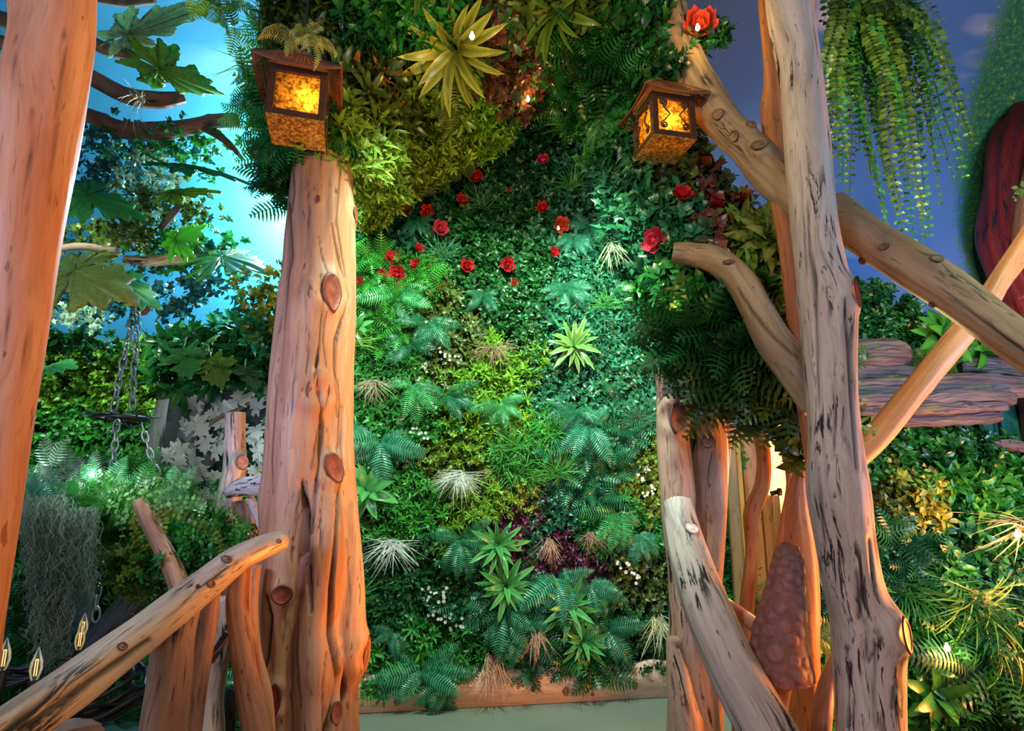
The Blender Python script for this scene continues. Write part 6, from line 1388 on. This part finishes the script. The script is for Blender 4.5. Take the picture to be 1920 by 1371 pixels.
rt = log('tree', [(2090, 40, 3.66, 24), (1990, 120, 3.62, 30), (1935, 190, 3.6, 40), (1902, 260, 3.55, 46), (1882, 340, 3.55, 46), (1876, 430, 3.55, 44), (1892, 500, 3.55, 46), (1925, 580, 3.55, 56), (1970, 680, 3.5, 70), (2000, 850, 3.5, 84), (2020, 1050, 3.45, 96), (2030, 1300, 3.4, 120)], W_RED, 'glossy dark red painted tree trunk curving up the right edge', 'tree', nr=72, seed=91, rough=.14, lobes=.12, grooves=6, gdepth=.12)
log('tree', [(1940, 300, 3.4, 20), (1925, 380, 3.4, 24), (1915, 460, 3.4, 20)], W_ORANGE, 'strip of bare orange wood beside the red trunk', 'tree', nr=28, seed=92)
arc_frond(1935, 350, 1903, 372, 2.9, 2.9, sp=.03, size=.035)
# painted teal fence board seen under the rotten log
m = MB(); m.box(P(1900, 800, 3.66), (.40, .02, .32)); tag(m.build('painted_board', flat_mat('teal_green_paint', (.01, .13, .08), .6, nz=.7)), 'teal green board between the rotten log and the hedge', 'board')
m = MB(); m.box(P(1875, 800, 3.6), (.012, .02, .28)); tag(m.build('dark_strut', IRON), 'thin dark strut under the rotten log', 'strut')
# painted flower sprigs on the wall
def sprigs(pts, Y, col, fl, label):
    A = Acc(); C = []; r = np.random.default_rng(int(pts[0][0]))
    W = catmull([P(*p, Y) for p in pts], 18)
    for i, w in enumerate(W):
        for sg in (1, -1):
            A.add(leaf_small(.035, .010, .05, .05), np.array([[1, 0, 0], [0, 0, -1], [0, 1, 0]])@rotm(PI/2+sg*r.uniform(.5, 1.1), 0), w, 0)
            if i % 4 == 1:
                for k in range(4): A.add(leaf_small(.013, .012, .05, 0), np.array([[1, 0, 0], [0, 0, -1], [0, 1, 0]])@rotm(k*1.57, 0), w+[sg*.04+r.uniform(-.02, .02), -.004, r.uniform(0, .03)], 1)
    V, T, c = A.get(); o = tag(link('flower_sprig', mesh_np('flower_sprig', V, T, LEAF, np.where(c[:, None] > .5, np.array(fl), np.array(col)))), label, 'flowers')
sprigs([(1775, 140), (1770, 110), (1762, 82)], 3.5, (.02, .10, .08), (.7, .3, .25), 'little pink flowered sprig beside the hanging fern'); sprigs([(1818, 185), (1808, 160), (1812, 140)], 3.5, (.02, .10, .10), (.7, .35, .3), 'second pink flowered sprig nearer the red trunk')
sprigs([(1905, 100), (1885, 70), (1868, 30)], 3.5, (.02, .14, .06), (.6, .5, .12), 'yellow flowered sprig in the top right sky'); sprigs([(1925, 70), (1918, 35), (1915, 10)], 3.5, (.02, .14, .06), (.6, .5, .12), 'yellow flowered sprig cut by the frame edge')

# ------------------------------------------------------------------ morel mushroom sculpture
def morel():
    ap, _ = PR(1484, 1024, 2.25, 1); ba = P(1462, 1262, 2.25); e = empty('morel_mushroom', (ba[0]-.02, ba[1], 0), 'reddish brown knobbly cone shaped morel sculpture behind the diagonal log', 'sculpture')
    pts = [(1484, 1022, 2.25, 14), (1480, 1034, 2.25, 25), (1477, 1060, 2.25, 31), (1472, 1110, 2.25, 38), (1466, 1160, 2.25, 47), (1462, 1210, 2.25, 55), (1462, 1250, 2.25, 62), (1464, 1272, 2.25, 62)]
    W, R = path(pts, 150); V, T, L = tube_np(W, R, 110, 91, rough=.02, lobes=.01, cap='flat')
    M, nt, b = newmat('morel_clay'); g = nt.nodes.new('ShaderNodeAttribute'); g.attribute_name = 'Col'; f = noise(nt, objco(nt), 45, 4, .65)
    nt.links.new(mixc(nt, 1.0, g.outputs['Color'], ramp(nt, f, [(.3, .7), (.7, 1.25)]), 'MULTIPLY'), b.inputs['Base Color']); b.inputs['Roughness'].default_value = .6; bump(nt, b, f, .5, .004)
    s = L[:, 2]; o = link('cap', mesh_np('cap', V, T, M, np.tile([.30, .12, .085], (len(V), 1)), lc=L), e); o.location = (-e.location[0], -e.location[1], -e.location[2])
    VV, Nn = verts(o); r = np.random.default_rng(4); disp = np.zeros(len(VV)); C = np.tile([.20, .075, .055], (len(VV), 1)).astype(float); ctr = []
    axis = (W[-1]-W[0])/np.linalg.norm(W[-1]-W[0]); ix = r.permutation(len(VV))
    for i in ix:
        h = (VV[i]-W[0])@axis; rad = .012+.022*min(1, max(0, h)/.5)*r.uniform(.35, 1.2)
        if all(np.linalg.norm(VV[i]-c) > rad*1.12+q*1.12 for c, q in ctr): ctr.append((VV[i], rad))
        if len(ctr) > 120: break
    for c, q in ctr:
        d = np.linalg.norm(VV-c, axis=1)/q; k = np.clip(2.6-2.6*d**2, 0, 1)**.7; disp = np.maximum(disp, k*.0036*(q/.02)**.5); C = np.where((k > .3)[:, None], np.array([.25, .10, .08]), C)
    set_verts(o, VV+Nn*disp[:, None]); cc_ = np.ones((len(VV), 4), np.float32); cc_[:, :3] = C; o.data.color_attributes['Col'].data.foreach_set('color', cc_.ravel()); o.rotation_euler = (0, 0, 0)
    st = log('stem', [(1458, 1262, 2.25, 32), (1455, 1300, 2.25, 28), (1450, 1340, 2.25, 27), (1446, 1400, 2.25, 30), (1444, 1460, 2.25, 34)], M, parent=None, nr=40, seed=93, rough=.03)
    st.data.color_attributes.new('Col', 'FLOAT_COLOR', 'POINT'); n = len(st.data.vertices); c4 = np.ones((n, 4), np.float32); c4[:, :3] = (.30, .11, .07); st.data.color_attributes['Col'].data.foreach_set('color', c4.ravel())
    st.parent = e; st.location = o.location
morel()
plant('fern', 1535, 1190, 46, FO, 'small dark fern in the gap left of the weathered post', Surf(const=3.0), 0, n=7)
